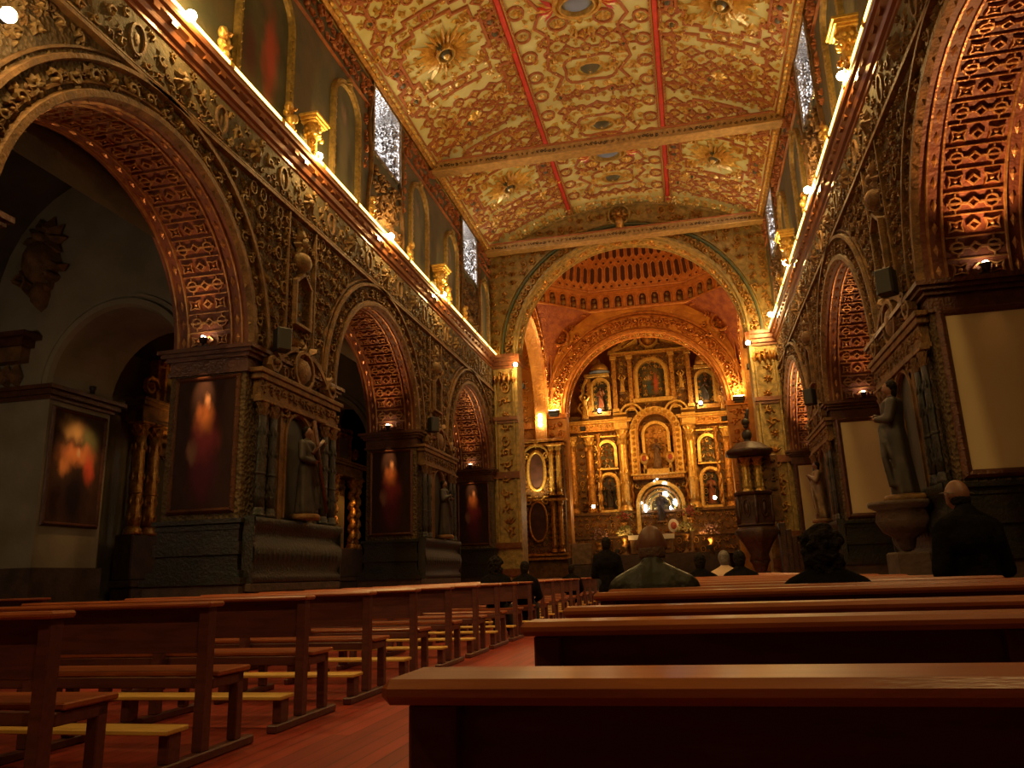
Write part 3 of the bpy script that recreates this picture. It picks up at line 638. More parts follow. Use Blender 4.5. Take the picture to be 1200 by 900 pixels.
for side, nm in ((-1, 'wall_crossing_left'), (1, 'wall_crossing_right')):
    m = M(); xf = KX+side*KH; xb = xf+side*.6; r = 4.0; NA = 36; cy = KY
    for k in range(NA):
        a, b = PI-PI*k/NA, PI-PI*(k+1)/NA; p = (cy+r*math.cos(a), 9.1+r*math.sin(a)); q = (cy+r*math.cos(b), 9.1+r*math.sin(b))
        for x in (xf, xb): m.add([(x, p[0], p[1]), (x, q[0], q[1]), (x, q[0], 15.6), (x, p[0], 15.6)], [(0, 1, 2, 3)])
        m.add([(xf, p[0], p[1]), (xf, q[0], q[1]), (xb, q[0], q[1]), (xb, p[0], p[1])], [(0, 1, 2, 3)], 0, True)
    m.box(xf, xb, YE+1, cy-r, 0, 15.6); m.box(xf, xb, cy+r, YB, 0, 15.6)
    rl = Rel(m, lambda u, v, h: (xf-side*h, u, v), 9)
    for q in (4.06, 4.95): rl.ribbon([(cy-q*math.cos(PI*i/40), 9.1+q*math.sin(PI*i/40)) for i in range(41)], .14, .14, 1)
    for i in range(36): a = PI*(i+.5)/36; rl.foliage(cy-4.5*math.cos(a), 9.1+4.5*math.sin(a), .24, .14, 1)
    xo = -11.5 if side < 0 else 8.1
    m.box(xo, xo+side*.2, YE+1, YB, 0, 15.6); m.box(min(xo, xb), max(xo, xb), YE, YE+.9, 0, 15.6); m.box(min(xo, xb), max(xo, xb), YE, YB, 13.9, 14.2)
    struct(m.build(nm, [orange_w, orange_g]))
# pendentives, drum of little figures and the pierced lattice dome
OC = [(-2.55, 4.3), (2.55, 4.3), (4.9, 2.0), (4.9, -2.0), (2.55, -4.3), (-2.55, -4.3), (-4.9, -2.0), (-4.9, 2.0)]
m = M(); OZ = 14.35
for sx in (-1, 1):
    for sy in (-1, 1):
        vs = []; n = 14
        for i in range(n+1):
            z = 9.1+(OZ-9.1)*i/n; t = min(1, (z-9.1)/5.0); d = 4.98*(1-math.sqrt(max(0, 1-t*t)))
            A = (KX+sx*(KH-d*.52), KY+sy*4.4); B = (KX+sx*KH, KY+sy*(4.4-d*.50)); 
            for j in range(9): q = j/8; bow = .35*t*math.sin(PI*q); vs.append((A[0]+(B[0]-A[0])*q-sx*bow*.3, A[1]+(B[1]-A[1])*q-sy*bow*.3, z))
        m.add(vs, [(i*9+j, i*9+j+1, (i+1)*9+j+1, (i+1)*9+j) for i in range(n) for j in range(8)], 0, True)
rl = Rel(m, lambda u, v, h: (u, YB-.12-h, v), 4)
for s2 in (-1, 1):
    cx = KX+s2*4.05; rl.ring(cx, 13.1, .42, .13, .3, 1, 18); rl.rosette(cx, 13.1, .32, .34, 1, 9)
    for q in range(8): a = q*PI/4; rl.foliage(cx+.78*math.cos(a), 13.1+.72*math.sin(a), .17, .2, 1)
    rl.ribbon([(cx-s2*1.4, 14.2), (cx+s2*.5, 14.2), (cx+s2*.62, 9.6)], .08, .22, 1)
struct(m.build('trim_pendentives', [red_pend, orange_g]))
m = M(); fz0, fz1 = 14.35, 15.35
def octa(s, z, p=0): return [(KX+x*s, KY+y*s*1.0, z) for x, y in OC]
rings = [(1.0, fz0), (1.0, fz1), (.985, 15.5), (.87, 18.2), (.55, 19.6), (.05, 19.9)]
vs = []
for s_, z in rings: vs += octa(s_, z)
m.add(vs, [(j*8+i, j*8+(i+1) % 8, (j+1)*8+(i+1) % 8, (j+1)*8+i) for j in range(5) for i in range(8)], 0)
# flat ledge closing the square around the octagon
sq = [(KX+sx*5.6, KY+sy*4.7, fz0) for sx, sy in ((-1, 1), (1, 1), (1, -1), (-1, -1))]
o8 = octa(1.0, fz0); m.add(sq+o8, [(0, 1, 5, 4), (1, 2, 7, 6), (2, 3, 9, 8), (3, 0, 11, 10), (1, 6, 5), (2, 8, 7), (3, 10, 9), (0, 4, 11)], 1)
for i in range(8):
    def mpo(u, v, h, i=i):        # u 0..1 along the face, v height, h towards the centre
        s0 = 1.0 if v < 15.45 else .985-(v-15.5)*.0426
        a, b = OC[i], OC[(i+1) % 8]; x = (a[0]+(b[0]-a[0])*u)*s0; y = (a[1]+(b[1]-a[1])*u)*s0; d = math.hypot(x, y)
        return (KX+x-x/d*h, KY+y-y/d*h, v)
    L_ = math.hypot(OC[i][0]-OC[(i+1) % 8][0], OC[i][1]-OC[(i+1) % 8][1]); rl = Rel(m, lambda u, v, h: mpo(u/L_, v, h), i)
    rl.ribbon([(0, fz0+.05), (L_, fz0+.05)], .12, .18, 1); rl.ribbon([(0, fz1), (L_, fz1)], .12, .14, 1); rl.ribbon([(0, 15.52), (L_, 15.52)], .05, .06, 1)
    n = max(6, round(L_/.44))
    for k in range(n):
        u = L_*(k+.5)/n
        for v0, v1 in ((15.80, 16.76), (17.02, 17.98)):      # long pierced slots with pointed ends and their raised rims
            wv = L_/n*.33; P = [(u-wv, v0+.14), (u, v0), (u+wv, v0+.14), (u+wv, v1-.14), (u, v1), (u-wv, v1-.14)]
            m.prism(P, lambda a, b, h: rl.mp(a, b, h), .0, .03, 2); rl.ribbon(P, .06, .09, 1, True)
        if k < n-1:
            for vv in (15.66, 16.89): 
                P = [(u+L_/n/2+.1*math.cos(q*PI/3), vv+.09*math.sin(q*PI/3)) for q in range(6)]
                m.prism(P, lambda a, b, h: rl.mp(a, b, h), 0, .03, 2); rl.ribbon(P, .04, .08, 1, True)
    n = max(4, round(L_/.62))
    for k in range(n):                           # busts in the drum arcade
        u = L_*(k+.5)/n; P = [(u-.2, fz0+.14), (u+.2, fz0+.14), (u+.2, fz0+.62), (u+.1, fz0+.8), (u-.1, fz0+.8), (u-.2, fz0+.62)]
        m.prism(P, lambda a, b, h: rl.mp(a, b, h), 0, .03, 2); rl.ribbon(P, .06, .08, 1, True)
        rl.dome(u, fz0+.32, .15, .22, 3, 8, .2); rl.dome(u, fz0+.6, .09, .2, 3, 8, .11)
struct(m.build('ceiling_dome', [dome_m, dome_m, slot_m, gilt_dull]))
# sanctuary enclosure
m = M(); m.box(-6.95, -6.7, YB+1, 46, 0, 15.6); m.box(3.3, 3.55, YB+1, 46, 0, 15.6); m.box(-6.95, 3.55, 45.6, 46, 0, 15.6); m.box(-6.95, 3.55, YB+1, 46, 15.3, 15.6)
struct(m.build('wall_sanctuary', orange_w))
m = M(); m.box(-12, 9, YE+.9, 46, 19.9, 20.1); struct(m.build('ceiling_crossing_cap', orange_w))
# ------------------------------------------------------------------ side aisles
m = M(); m.box(-13.9, -13.6, -3, YE, 0, 10); struct(m.build('wall_aisle_left', plaster))
m = M(); m.box(10.0, 10.3, -3, YE, 0, 10); struct(m.build('wall_aisle_right', plaster))
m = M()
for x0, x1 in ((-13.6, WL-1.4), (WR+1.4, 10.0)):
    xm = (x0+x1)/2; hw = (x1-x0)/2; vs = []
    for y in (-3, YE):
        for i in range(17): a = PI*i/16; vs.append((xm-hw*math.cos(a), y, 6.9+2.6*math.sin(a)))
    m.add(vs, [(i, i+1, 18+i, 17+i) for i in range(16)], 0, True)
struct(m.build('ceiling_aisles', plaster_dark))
for k, (ya, yb) in enumerate(((12.4, 14.05), (20.9, 22.55))):       # cross arches of the left aisle
    m = M(); cx, cz, r = -10.5, 4.95, 1.5; NA = 20
    m.box(-13.7, cx-r, ya, yb, 0, cz); m.box(cx+r, WL-1.4, ya, yb, 0, cz)
    seg = [(-13.7, cx-r, cz, cz)]+[(cx-r*math.cos(PI*q/NA), cx-r*math.cos(PI*(q+1)/NA), cz+r*math.sin(PI*q/NA), cz+r*math.sin(PI*(q+1)/NA)) for q in range(NA)]+[(cx+r, WL-1.4, cz, cz)]
    for xa, xb2, za, zb in seg:
        for y in (ya, yb): m.add([(xa, y, za), (xb2, y, zb), (xb2, y, 9.6), (xa, y, 9.6)], [(0, 1, 2, 3)])
        if za != zb or za > cz: m.add([(xa, ya, za), (xb2, ya, zb), (xb2, yb, zb), (xa, yb, za)], [(0, 1, 2, 3)], 0, True)
    rl = Rel(m, lambda u, v, h: (u, ya-h, v), k); rg = lambda q: [(cx-q*math.cos(PI*i/24), cz+q*math.sin(PI*i/24)) for i in range(25)]
    rl.ribbon(rg(r+.09), .18, .10, 1); rl.ribbon(rg(r+.24), .10, .06, 1)
    for z0, z1, e in ((4.72, 4.8, .06), (4.8, 4.9, .14), (4.9, 4.98, .22)): m.box(-13.7, cx-r+e, ya-e, yb+e, z0, z1, 2)
    for z0, z1, e in ((.9, 1.5, .08), (0, .9, .12)): m.box(-13.7, cx-r+e, ya-e, yb+e, z0, z1, 3)
    # carved corner bracket high on the wall
    rl.rosette(-12.5, 8.1, .55, .4, 4, 10); rl.dome(-12.5, 7.6, .4, .45, 4, 9, .55); rl.foliage(-12.9, 7.2, .3, .25, 4); rl.foliage(-12.2, 7.3, .25, .25, 4); rl.dome(-12.45, 6.9, .18, .3, 4, 8, .35)
    m.box(-13.7, -12.35, ya-.45, ya, 5.95, 6.05, 2); m.box(-13.7, -12.5, ya-.32, ya, 5.8, 5.95, 2); m.box(-13.7, -12.6, ya-.22, ya, 5.5, 5.8, 4)
    for q in range(4): rl.leaf(-13.5+q*.24, 5.0, PI/2, .5, .24, .3, 4)
    struct(m.build('wall_aisle_arch_%d' % (k+1), [plaster, plaster, frame_m, stone, gilt_dull]))
# ------------------------------------------------------------------ lamps on the cornices
for side, xc, nm in ((-1, CL, 'left'), (1, CR, 'right')):
    t = thing('light_strip', (xc, 0, ZC), 'line of glowing strip lamps running along the top of the %s cornice' % nm, 'strip light', 'strip lamps on the cornices')
    y = 5.0; k = 0
    while y < YE-.4:
        m = M(); m.box(side*.0, side*.11, y, y+1.60, .005, .085, 0, .006); m.build('lamp_tube', strip_m, t)
        m = M(); m.box(side*-.01, side*.12, y+1.60, y+1.72, .0, .095, 0, .006); m.build('lamp_clip', gilt_bright, t)
        y += 1.72; k += 1
def floodlamp(loc, label, side, e, down=0, aim=1.0):
    t = thing('flood_lamp', loc, label, 'lamp', 'bare bulbs along the cornices')
    m = M(); m.box(side*.02, side*.10, -.05, .05, -.04, .05, 0, .01); m.build('bracket', black_m, t)
    m = M(); m.ball((-side*.03, 0, .02), .085, 12, 0); m.build('bulb', bulb_m, t)
    light('POINT', 'bulb_light', (-side*.16, 0, .0), e, 'warm', t, shadow_soft_size=.09)
    if down: light('SPOT', 'flood_beam', (-side*.20, 0, -.02), down, 'warm', t, to=(-side*3.4, aim, -8), spot_size=1.12 if aim < 5 else 1.5, spot_blend=.6 if aim < 5 else 1.0, shadow_soft_size=.07)
for i, y in enumerate((8.92, 13.21, 17.25, 21.66)): floodlamp((CL-.0, y, ZC+.06), 'bright round bulb on the left cornice, %s from the camera' % ordinal(i), -1, K_BULB*3, K_DOWN)
for i, y in enumerate((13.45, 17.92, 22.5, 27.3)): floodlamp((CR+.0, y, ZC+.18), 'bright round bulb on the right cornice, %s from the camera' % ordinal(i), 1, K_BULB*3, K_DOWN)
for side, xc, nm in ((-1, CL, 'left'), (1, CR, 'right')):  # rear bulbs added out of view to light pew backs and panels
    for i, y in enumerate((-1.5, 4.4)): floodlamp((xc, y, ZC+.12), 'added unseen bulb on the %s cornice above and behind the camera, %s one' % (nm, ('rear', 'front')[i]), side, K_BULB*2, K_DOWN*.8, 7.0)
floodlamp((-6.12, 28.35, 9.04), 'bright bulb at the left foot of the great arch', -1, K_BULB*2)
floodlamp((2.66, 28.35, 9.06), 'bright bulb at the right foot of the great arch', 1, K_BULB*2)
# lamp just outside the near end of the left frieze, its glow reaches the first spandrel
floodlamp((-6.75, 5.80, 7.1), 'bright bulb at the very left edge of the picture beside the first arch', -1, 48)
# spot lamps standing on the pier capitals
def pierlamp(side, xf, y, label, eup, edn, pos=.78, glow=True):
    x = xf+side*pos; t = thing('pier_spot_lamp', (x, y-.14, ZS+.01), label, 'lamp', 'spot lamps on the pier capitals')
    m = M(); m.box(-.13, .13, -.03, .03, 0, .03, 0, .005); m.lathe([(.02, .03), (.02, .07), (.05, .08), (.075, .16), (.08, .17)], (0, 0, 0), 12); m.build('lamp_body', black_m, t)
    m = M(); m.ball((0, -.0, .16), .055, 10, 0); m.build('bulb', spot_glow, t)
    light('SPOT', 'up_light', (0, -.10, .24), eup, 'red', t, to=(side*-.0, -1.75, 2.4), spot_size=2.0, spot_blend=1.0, shadow_soft_size=.05)
    light('SPOT', 'picture_light', (0, -.42, .05), edn, 'red', t, to=(0, .34, -1.15), spot_size=.50, spot_blend=1.0, shadow_soft_size=.03)
for i, c in enumerate(ARL): pierlamp(-1, WL, c+RA, 'small spot lamp on the pier at the far side of the %s left arch' % ordinal(i), K_SOFFIT*(6, 8, 8)[i], (150, 110, 90)[i])
for i, c in enumerate(ARR): pierlamp(1, WR, c+RA, 'small spot lamp on the pier at the far side of the %s right arch' % ordinal(i), K_SOFFIT*(30, 8, 30)[i], 2)
# warm floods hidden in the sanctuary (feet of the inner arch), with their housings
for s2, nm in ((-1, 'left'), (1, 'right')):
    x = AX+s2*(SR+.55); t = thing('arch_uplight', (x, YB-.38, 9.02), 'dark floodlight casting yellow light up the %s foot of the inner arch' % nm, 'floodlight', 'floodlights at the feet of the inner arch')
    m = M(); m.box(-.28, .28, -.14, .10, 0, .2, 0, .02); m.box(-.22, .22, -.10, .06, -.1, .0, 0, .01); m.build('housing', black_m, t)
    m = M(); m.box(-.24, .24, -.12, .08, .2, .225, 0, .005); m.build('lens', spot_glow, t)
    light('SPOT', 'up_light', (0, -.10, .30), K_CROSS*1.0, 'yellow', t, to=(-s2*.5, .10, 2.2), spot_size=2.6, spot_blend=.9, shadow_soft_size=.12)
    light('POINT', 'near_glow', (0, -.05, .42), K_CROSS*.10, (1.0, .62, .08), t, shadow_soft_size=.1)
    # floods on the back of the great arch, turned to the crossing
    x = AX+s2*(TR+.1); t = thing('crossing_floodlight', (x, YE+1.25, 8.6), 'floodlight behind the %s side of the great arch lighting the dome' % nm, 'floodlight', 'floodlights behind the great arch')
    m = M(); m.box(-.15, .15, -.2, .1, -.1, .1, 0, .02); m.build('housing', black_m, t)
    light('SPOT', 'up_light', (-s2*.2, .25, .15), K_CROSS*2.6, (1.0, .46, .10), t, to=(-s2*3.2, 5.5, 6.5), spot_size=2.4, spot_blend=.8, shadow_soft_size=.2)
def hanglamp(loc, label, r, n, e, col='yellow', mt=None):
    t = thing('wall_lamp', loc, label, 'lamp'); m = M(); m.box(-.05, .05, 0, .12, -.1, .1, 0, .01); m.build('bracket', black_m, t)
    for k in range(n): m = M(); m.ball((0, -.08, (k-(n-1)/2)*r*2.1), r, 10, 0); m.build('bulb', mt or spot_glow, t)
    light('POINT', 'lamp_light', (0, -.35, 0), e, col, t, shadow_soft_size=.1)
hanglamp((-6.98, 38.12, 8.75), 'upright bank of three bright bulbs left of the inner arch', .11, 3, 10)
hanglamp((-4.72, 39.9, 4.42), 'single bright bulb low at the left of the high altarpiece', .09, 1, 30)
hanglamp((1.32, 39.9, 4.55), 'single bright bulb low at the right of the high altarpiece', .09, 1, 30)
# ------------------------------------------------------------------ pews
def make_pew(length, ztop, panel, sup, label, group, flip, tight=False):
    """aisle end at x=0, body runs to +x (or -x when flip); people face +y"""
    d = -1 if flip else 1; t = thing('church_pew', (0, 0, 0), label, 'pew', group)
    def bx(nm, mt, *a, bev=.006): m = M(); m.box(*a, 0, bev); return m.build(nm, mt, t)
    bx('top_rail', wood_lit, -d*.03, d*(length+.03), -.085, .085, ztop-.035, ztop, bev=.012)
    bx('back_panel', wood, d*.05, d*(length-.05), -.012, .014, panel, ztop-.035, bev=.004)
    bx('seat', wood_lit, -d*.02, d*(length+.02), .07, .45, .49, .525, bev=.008)
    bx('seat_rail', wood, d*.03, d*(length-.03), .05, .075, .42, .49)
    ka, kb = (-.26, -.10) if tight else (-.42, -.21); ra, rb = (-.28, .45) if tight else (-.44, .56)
    bx('kneeler', wood_kn_lit, -d*.02, d*(length+.02), ka, kb, .225, .255, bev=.006)
    for k in range(sup):
        x = d*(length*k/(sup-1)); x0 = x-.035 if 0 < k < sup-1 else (x if k == 0 else x-d*.07); x1 = x0+.07 if 0 < k < sup-1 else x0+d*.07
        bx('post', wood, x0, x1, -.05, .04, .06, ztop-.035)
        bx('seat_leg', wood, x0, x1, .33, .40, .06, .49)
        bx('seat_bearer', wood, x0, x1, .04, .40, .42, .485)
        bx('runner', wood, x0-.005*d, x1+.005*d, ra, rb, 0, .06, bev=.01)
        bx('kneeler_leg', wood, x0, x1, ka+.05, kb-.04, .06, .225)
    return t
pl = make_pew(2.65, .96, .64, 3, '', 'wooden pews left of the central aisle', True)
LP = []
for i in range(18):
    y = 3.36+1.29*i; lab = 'long wooden pew with kneeler in the left block, %s row from the camera' % ordinal(i)
    o = pl if i == 0 else copy_tree(pl); o.location = (-3.05, y, 0); o['label'] = lab; LP.append(o)
prr = make_pew(2.3, .93, .50, 3, '', 'wooden pews right of the central aisle', False, True)
RY = [(1.10, .915), (2.06, .935), (2.80, .94), (3.74, .965), (4.46, .965)]+[(5.5+1.1*i, .965) for i in range(13)]
for i, (y, zt_) in enumerate(RY):
    o = prr if i == 0 else copy_tree(prr); o.location = (-.415-.008*i, y+.07, 0); o.scale = (1, 1, zt_/.93); o['label'] = 'long wooden pew with wide top rail in the right block, %s row from the camera' % ordinal(i)
b = make_pew(3.0, .98, .30, 3, 'dark bench standing in the left side aisle under the first arch', 'benches in the side aisle', True); b.location = (-8.7, 9.3, 0)
b['name_hint'] = 'aisle'; del b['name_hint']; b['category'] = 'bench'
# ------------------------------------------------------------------ people
def capsule(m, a, b, ra, rb, n=12, sq=1.0):
    a = Vector(a); b = Vector(b); d = (b-a); L = d.length or .01; q = d.to_track_quat('Z', 'X').to_matrix()
    prof = [(1e-3, -ra)]+[(ra*math.sin(t), -ra*math.cos(t)) for t in (.5, 1.0, PI/2)]+[(rb*math.sin(t), L-rb*math.cos(t)) for t in (PI/2, 2.1, 2.65)]+[(1e-3, L+rb)]
    o = len(m.v); m.lathe(prof, (0, 0, 0), n, 0, True, 'z', 1, sq)
    m.v[o:] = [tuple(a+q @ Vector(p)) for p in m.v[o:]]
def fuse(o, vox, sm=2):
    r = o.modifiers.new('fuse', 'REMESH'); r.mode = 'VOXEL'; r.voxel_size = vox; r.use_smooth_shade = True
    s = o.modifiers.new('soften', 'SMOOTH'); s.iterations = sm; s.factor = .5
def hand(m, p, d, side, curl=.5):
    """palm at p pointing along d, thumb on the inner side"""
    p = Vector(p); d = Vector(d).normalized(); w_ = Vector((side, 0, 0)); w_ = (w_-d*w_.dot(d)).normalized(); dn = d.cross(w_)*side
    if dn.z > 0: dn = -dn
    capsule(m, p, p+d*.07, .030, .036, 8, .5)
    for k, l in enumerate((.062, .072, .068, .052)):
        q = p+d*.085+w_*(k-1.5)*.021; e = q+d*l*.55+dn*.008; capsule(m, q, e, .0095, .009, 6); capsule(m, e, e+(d*.6+dn*curl).normalized()*l*.55, .009, .0078, 6)
    q = p+d*.03-w_*.036; e = q+(d*.6-w_*.8).normalized()*.035; capsule(m, q, e, .012, .011, 6); capsule(m, e, e+(d*.9-w_*.2).normalized()*.03, .011, .009, 6)
def person(loc, label, pose, h=1.70, jacket=cloth_black, legs=trouser, hairm=hair_m, bald=False, curly=False, rz=0, wide=1.0, group=None, bag=False, detail=.016, tilt=0.0, headw=1.0, glasses=False):
    t = thing('person', loc, label, 'person', group, rz); k = h/1.70; s_ = pose == 'sit'
    hz = (.50 if s_ else .92)*k; base = hz                       # hip height
    def P(x, y, z): return (x*k, y*k, z)
    Z = lambda z: base+z*k
    neck = Z(.53); hd = Z(.70)
    b = M()                                                      # body: one continuous skin surface
    capsule(b, P(0, .0, Z(.02)), P(0, 0, Z(.36)), .12*k*wide, .12*k*wide, 14, .7)
    capsule(b, P(0, 0, Z(.46)), P(0, .025, Z(.60)), .058*k, .055*k, 10)
    b.ball(P(0, .045, Z(.70)), .098*k, 16, 0, .80*headw, 1.0, 1.16); b.ball(P(0, .085, Z(.655)), .062*k, 12, 0, .9, 1, 1.1)
    b.ball(P(0, .150, Z(.685)), .016*k, 8, 0, 1, 1.3, 1.5)       # nose
    b.ball(P(0, .140, Z(.645)), .018*k, 8, 0, 1.5, .6, .5)       # lips
    for s in (-1, 1):
        b.ball(P(s*.082*headw, .045, Z(.69)), .022*k, 8, 0, .5, 1, 1.5)       # ear
        b.ball(P(s*.032, .132, Z(.715)), .013*k, 8)                     # eye
        sh = P(s*.165*wide, 0, Z(.44))
        el = P(s*.235*wide, .08 if s_ else .0, Z(.17)) if s_ else P(s*.24*wide, .0, Z(.13))
        wr = P(s*.13, .27, Z(.08)) if s_ else P(s*.13, .22, Z(.10))
        capsule(b, sh, el, .052*k, .043*k, 10); capsule(b, el, wr, .042*k, .029*k, 10)
        hand(b, wr, (-s*.45, .6, -.12), s)
        if s_:
            kn = P(s*.11, .42, hz-.0); an = P(s*.12, .44, .09); hp = P(s*.09, .02, hz)
        else:
            kn = P(s*.10, .03, hz*.53); an = P(s*.10, 0, .09); hp = P(s*.09, 0, hz)
        capsule(b, hp, kn, .085*k, .06*k, 12); capsule(b, kn, an, .056*k, .038*k, 10); capsule(b, an, (an[0], an[1]+.16*k, .05), .04*k, .034*k, 8, .8)
    o = b.build('body', skin, t); fuse(o, detail)
    j = M()                                                      # jacket
    capsule(j, P(0, -.0, Z(-.06)), P(0, 0, Z(.34)), .165*k*wide, .180*k*wide, 18, .68)
    for s in (-1, 1): capsule(j, P(s*.185*wide, -.005, Z(.435)), P(s*.03, -.01, Z(.515)), .085*k, .085*k, 14)
    capsule(j, P(0, -.02, Z(.44)), P(0, .0, Z(.565)), .12*k, .078*k, 14)
    capsule(j, P(-.1*wide, -.02, Z(.34)), P(.1*wide, -.02, Z(.34)), .145*k, .145*k, 14); j.ball(P(0, -.02, Z(.37)), .20*k, 16, 0, 1.05*wide, .74, .95); j.ball(P(0, -.02, Z(.45)), .13*k, 16, 0, 1.2, .8, .8)
    for s in (-1, 1):
        sh = P(s*.19*wide, 0, Z(.43)); el = P(s*.265*wide, .08 if s_ else 0, Z(.16)) if s_ else P(s*.262*wide, .0, Z(.12)); wr = P(s*.15, .24, Z(.08)) if s_ else P(s*.15, .18, Z(.10))
        capsule(j, sh, el, .082*k, .066*k, 12); capsule(j, el, wr, .064*k, .046*k, 12)
    o = j.build('jacket', jacket, t); fuse(o, detail)
    if not s_: 
        j = M(); capsule(j, P(0, 0, Z(-.14)), P(0, 0, Z(.1)), .19*k*wide, .17*k*wide, 18, .72); fuse(j.build('jacket_skirt', jacket, t), detail)
    l = M()
    for s in (-1, 1):
        if s_: kn = P(s*.11, .42, hz); an = P(s*.12, .44, .13); hp = P(s*.09, .02, hz)
        else: kn = P(s*.10, .03, hz*.53); an = P(s*.10, 0, .13); hp = P(s*.09, 0, hz)
        capsule(l, hp, kn, .105*k, .078*k, 12); capsule(l, kn, an, .075*k, .065*k, 12)
    fuse(l.build('trousers', legs, t), detail)
    for s in (-1, 1):
        an = P(s*.12, .44, .06) if s_ else P(s*.10, 0, .06); c = M(); capsule(c, an, (an[0], an[1]+.18*k, .048), .05*k, .045*k, 10, .9); c.build('shoe', black_m, t)
    if not bald:
        c = M(); rg = random.Random(3)
        c.ball(P(0, .028, Z(.725)), .108*k, 14, 0, .88*headw, 1.0, 1.08)
        if curly:
            for q in range(90):
                a = rg.uniform(0, 2*PI); e = rg.uniform(-.6, 1.5); r = .115*k
                if math.sin(a) > .55 and e < .55: continue
                c.ball((r*math.cos(a)*math.cos(e)*1.0, .02+r*math.sin(a)*math.cos(e), Z(.70)+r*1.15*math.sin(e)), rg.uniform(.024, .036)*k, 6)
            for q in range(40): a = rg.uniform(PI*.95, PI*2.05); c.ball((.105*math.cos(a)*k, .01+.09*math.sin(a)*k, Z(.58)+rg.uniform(-.05, .08)), rg.uniform(.022, .034)*k, 6)
        else: c.ball(P(0, -.01, Z(.67)), .085*k, 12, 0, .95, .9, 1.2)
        fuse(c.build('hair', hairm, t), .012, 1)
    else:
        c = M()
        for q in range(60):
            a = PI+PI*q/59; c.ball((.067*math.cos(a)*k*headw, .042+.083*math.sin(a)*k, Z(.65)+.012*math.sin(q*1.7)), .014*k, 6, 0, 1, 1, 2.6)
        fuse(c.build('hair', hairm, t), .012, 2)
    if glasses:
        for s in (-1, 1): c = M(); c.tube([P(s*.098, -.02, Z(.70)), P(s*.098, .06, Z(.715)), P(s*.07, .14, Z(.715))], .004, 6); c.build('spectacle_arm', grey_hair, t)
    if tilt: t.rotation_euler = (tilt, 0, rz)
    return t
person((-.235, 4.76, .045), 'bald seated person in an olive leather jacket, seen from behind amid the pews', 'sit', 1.66, jacket=leather, bald=True, hairm=fuzz_hair, wide=1.02, detail=.010, headw=1.08)
person((.78, 5.13, .035), 'seated person with thick dark curly hair and black coat in the right pews', 'sit', 1.60, curly=True, wide=1.05, detail=.012, rz=-.15)
person((1.98, 6.35, 0), 'person in a long black coat standing at the far right beside the pews', 'stand', 1.62, wide=1.2, bald=True, hairm=hair_m, detail=.014, glasses=True, rz=.5)
person((-1.58, 15.0, 0), 'person in dark clothes standing in the central aisle', 'stand', 1.68, detail=.02)
person((-3.50, 14.0, .0), 'seated person with dark clothes in the left block, nearest the left piers', 'sit', 1.80, curly=True, detail=.022)
person((-3.22, 15.20, .0), 'seated person with dark hair in the left block, second one from the left', 'sit', 1.72, detail=.022)
person((-3.3, 21.8, .0), 'small dark seated person far ahead in the left block', 'sit', 1.7, detail=.025)
person((.10, 12.32, .0), 'small dark seated person beyond the right pews, just right of the bald person', 'sit', 1.68, detail=.022)
person((.50, 13.42, .0), 'seated person in a pale blouse far ahead in the right block', 'sit', 1.74, jacket=pale_cloth, hairm=grey_hair, detail=.022)
person((.68, 12.32, .0), 'dark seated person in the right block beside the one in pale clothes', 'sit', 1.70, detail=.022)
# ------------------------------------------------------------------ pictures, panels, niches of the arcade
def picture(name, x, y, z0, z1, wd, pm, label, cat='painting', group=None, facing='-y', frame=frame_m, fw=.09, depth=.06):
    """flat picture in a moulded frame; canvas faces -y, or +x when facing='+x'"""
    t = thing(name, (x, y, z0), label, cat, group, {'-y': 0, '+x': PI/2, '-x': -PI/2}[facing]); h = z1-z0
    m = M(); m.sweep([(0, 0), (.02, .5*depth), (.02+fw*.3, depth), (fw*.75, depth*.8), (fw, depth*.35), (fw, 0)], [lambda a, b, c=c: (c[0]*(wd/2-a), -b, h/2+c[1]*(h/2-a)) for c in ((-1, -1), (1, -1), (1, 1), (-1, 1))], 0, True)
    rl = Rel(m, lambda u, v, q: (u, -depth*.8-q, v), 2); n = int(h/.16)
    for i in range(n): 
        for s in (-1, 1): rl.dome(s*(wd/2-fw*.5), (i+.5)*h/n, fw*.22, .02, 0, 5)
    m.build('frame', frame, t)
    m = M(); a, c0, c1 = wd/2-fw+.005, fw-.005, h-fw+.005
    m.box(-a, a, -.015, -.001, c0, c1); m.build('canvas' if cat == 'painting' else 'panel', pm, t, uv=lambda co: ((co.x+a)/(2*a), (co.z-c0)/(c1-c0)))
    return t
for i, c in enumerate(ARL): picture('framed_painting', WL-.72, c+RA-.012, 2.22, 4.58, 1.26, ptg_monk, 'tall framed painting of a robed figure on the pier beyond the %s left arch' % ordinal(i), group='saint paintings on the left piers')
picture('framed_painting', -11.99, 13.22, 2.28, 4.62, 1.5, ptg_crowd, 'framed painting of a glowing crowd scene on the outer aisle wall at the left edge', facing='+x', frame=frame_m)
for i, c in enumerate(ARR): picture('covered_panel', WR+.72, c+RA-.012, 2.16, 4.66, 1.36, panel_white, 'blank cream panel in a wooden frame on the pier beyond the %s right arch' % ordinal(i), 'panel', 'blank panels on the right piers', fw=.13)
def lathe_part(nm, prof, c, mt, par, n=16, fn=None, extra=None):
    m = M(); m.lathe(prof, c, n, 0, True, 'z', 1, 1, fn)
    if extra: extra(m)
    return m.build(nm, mt, par)
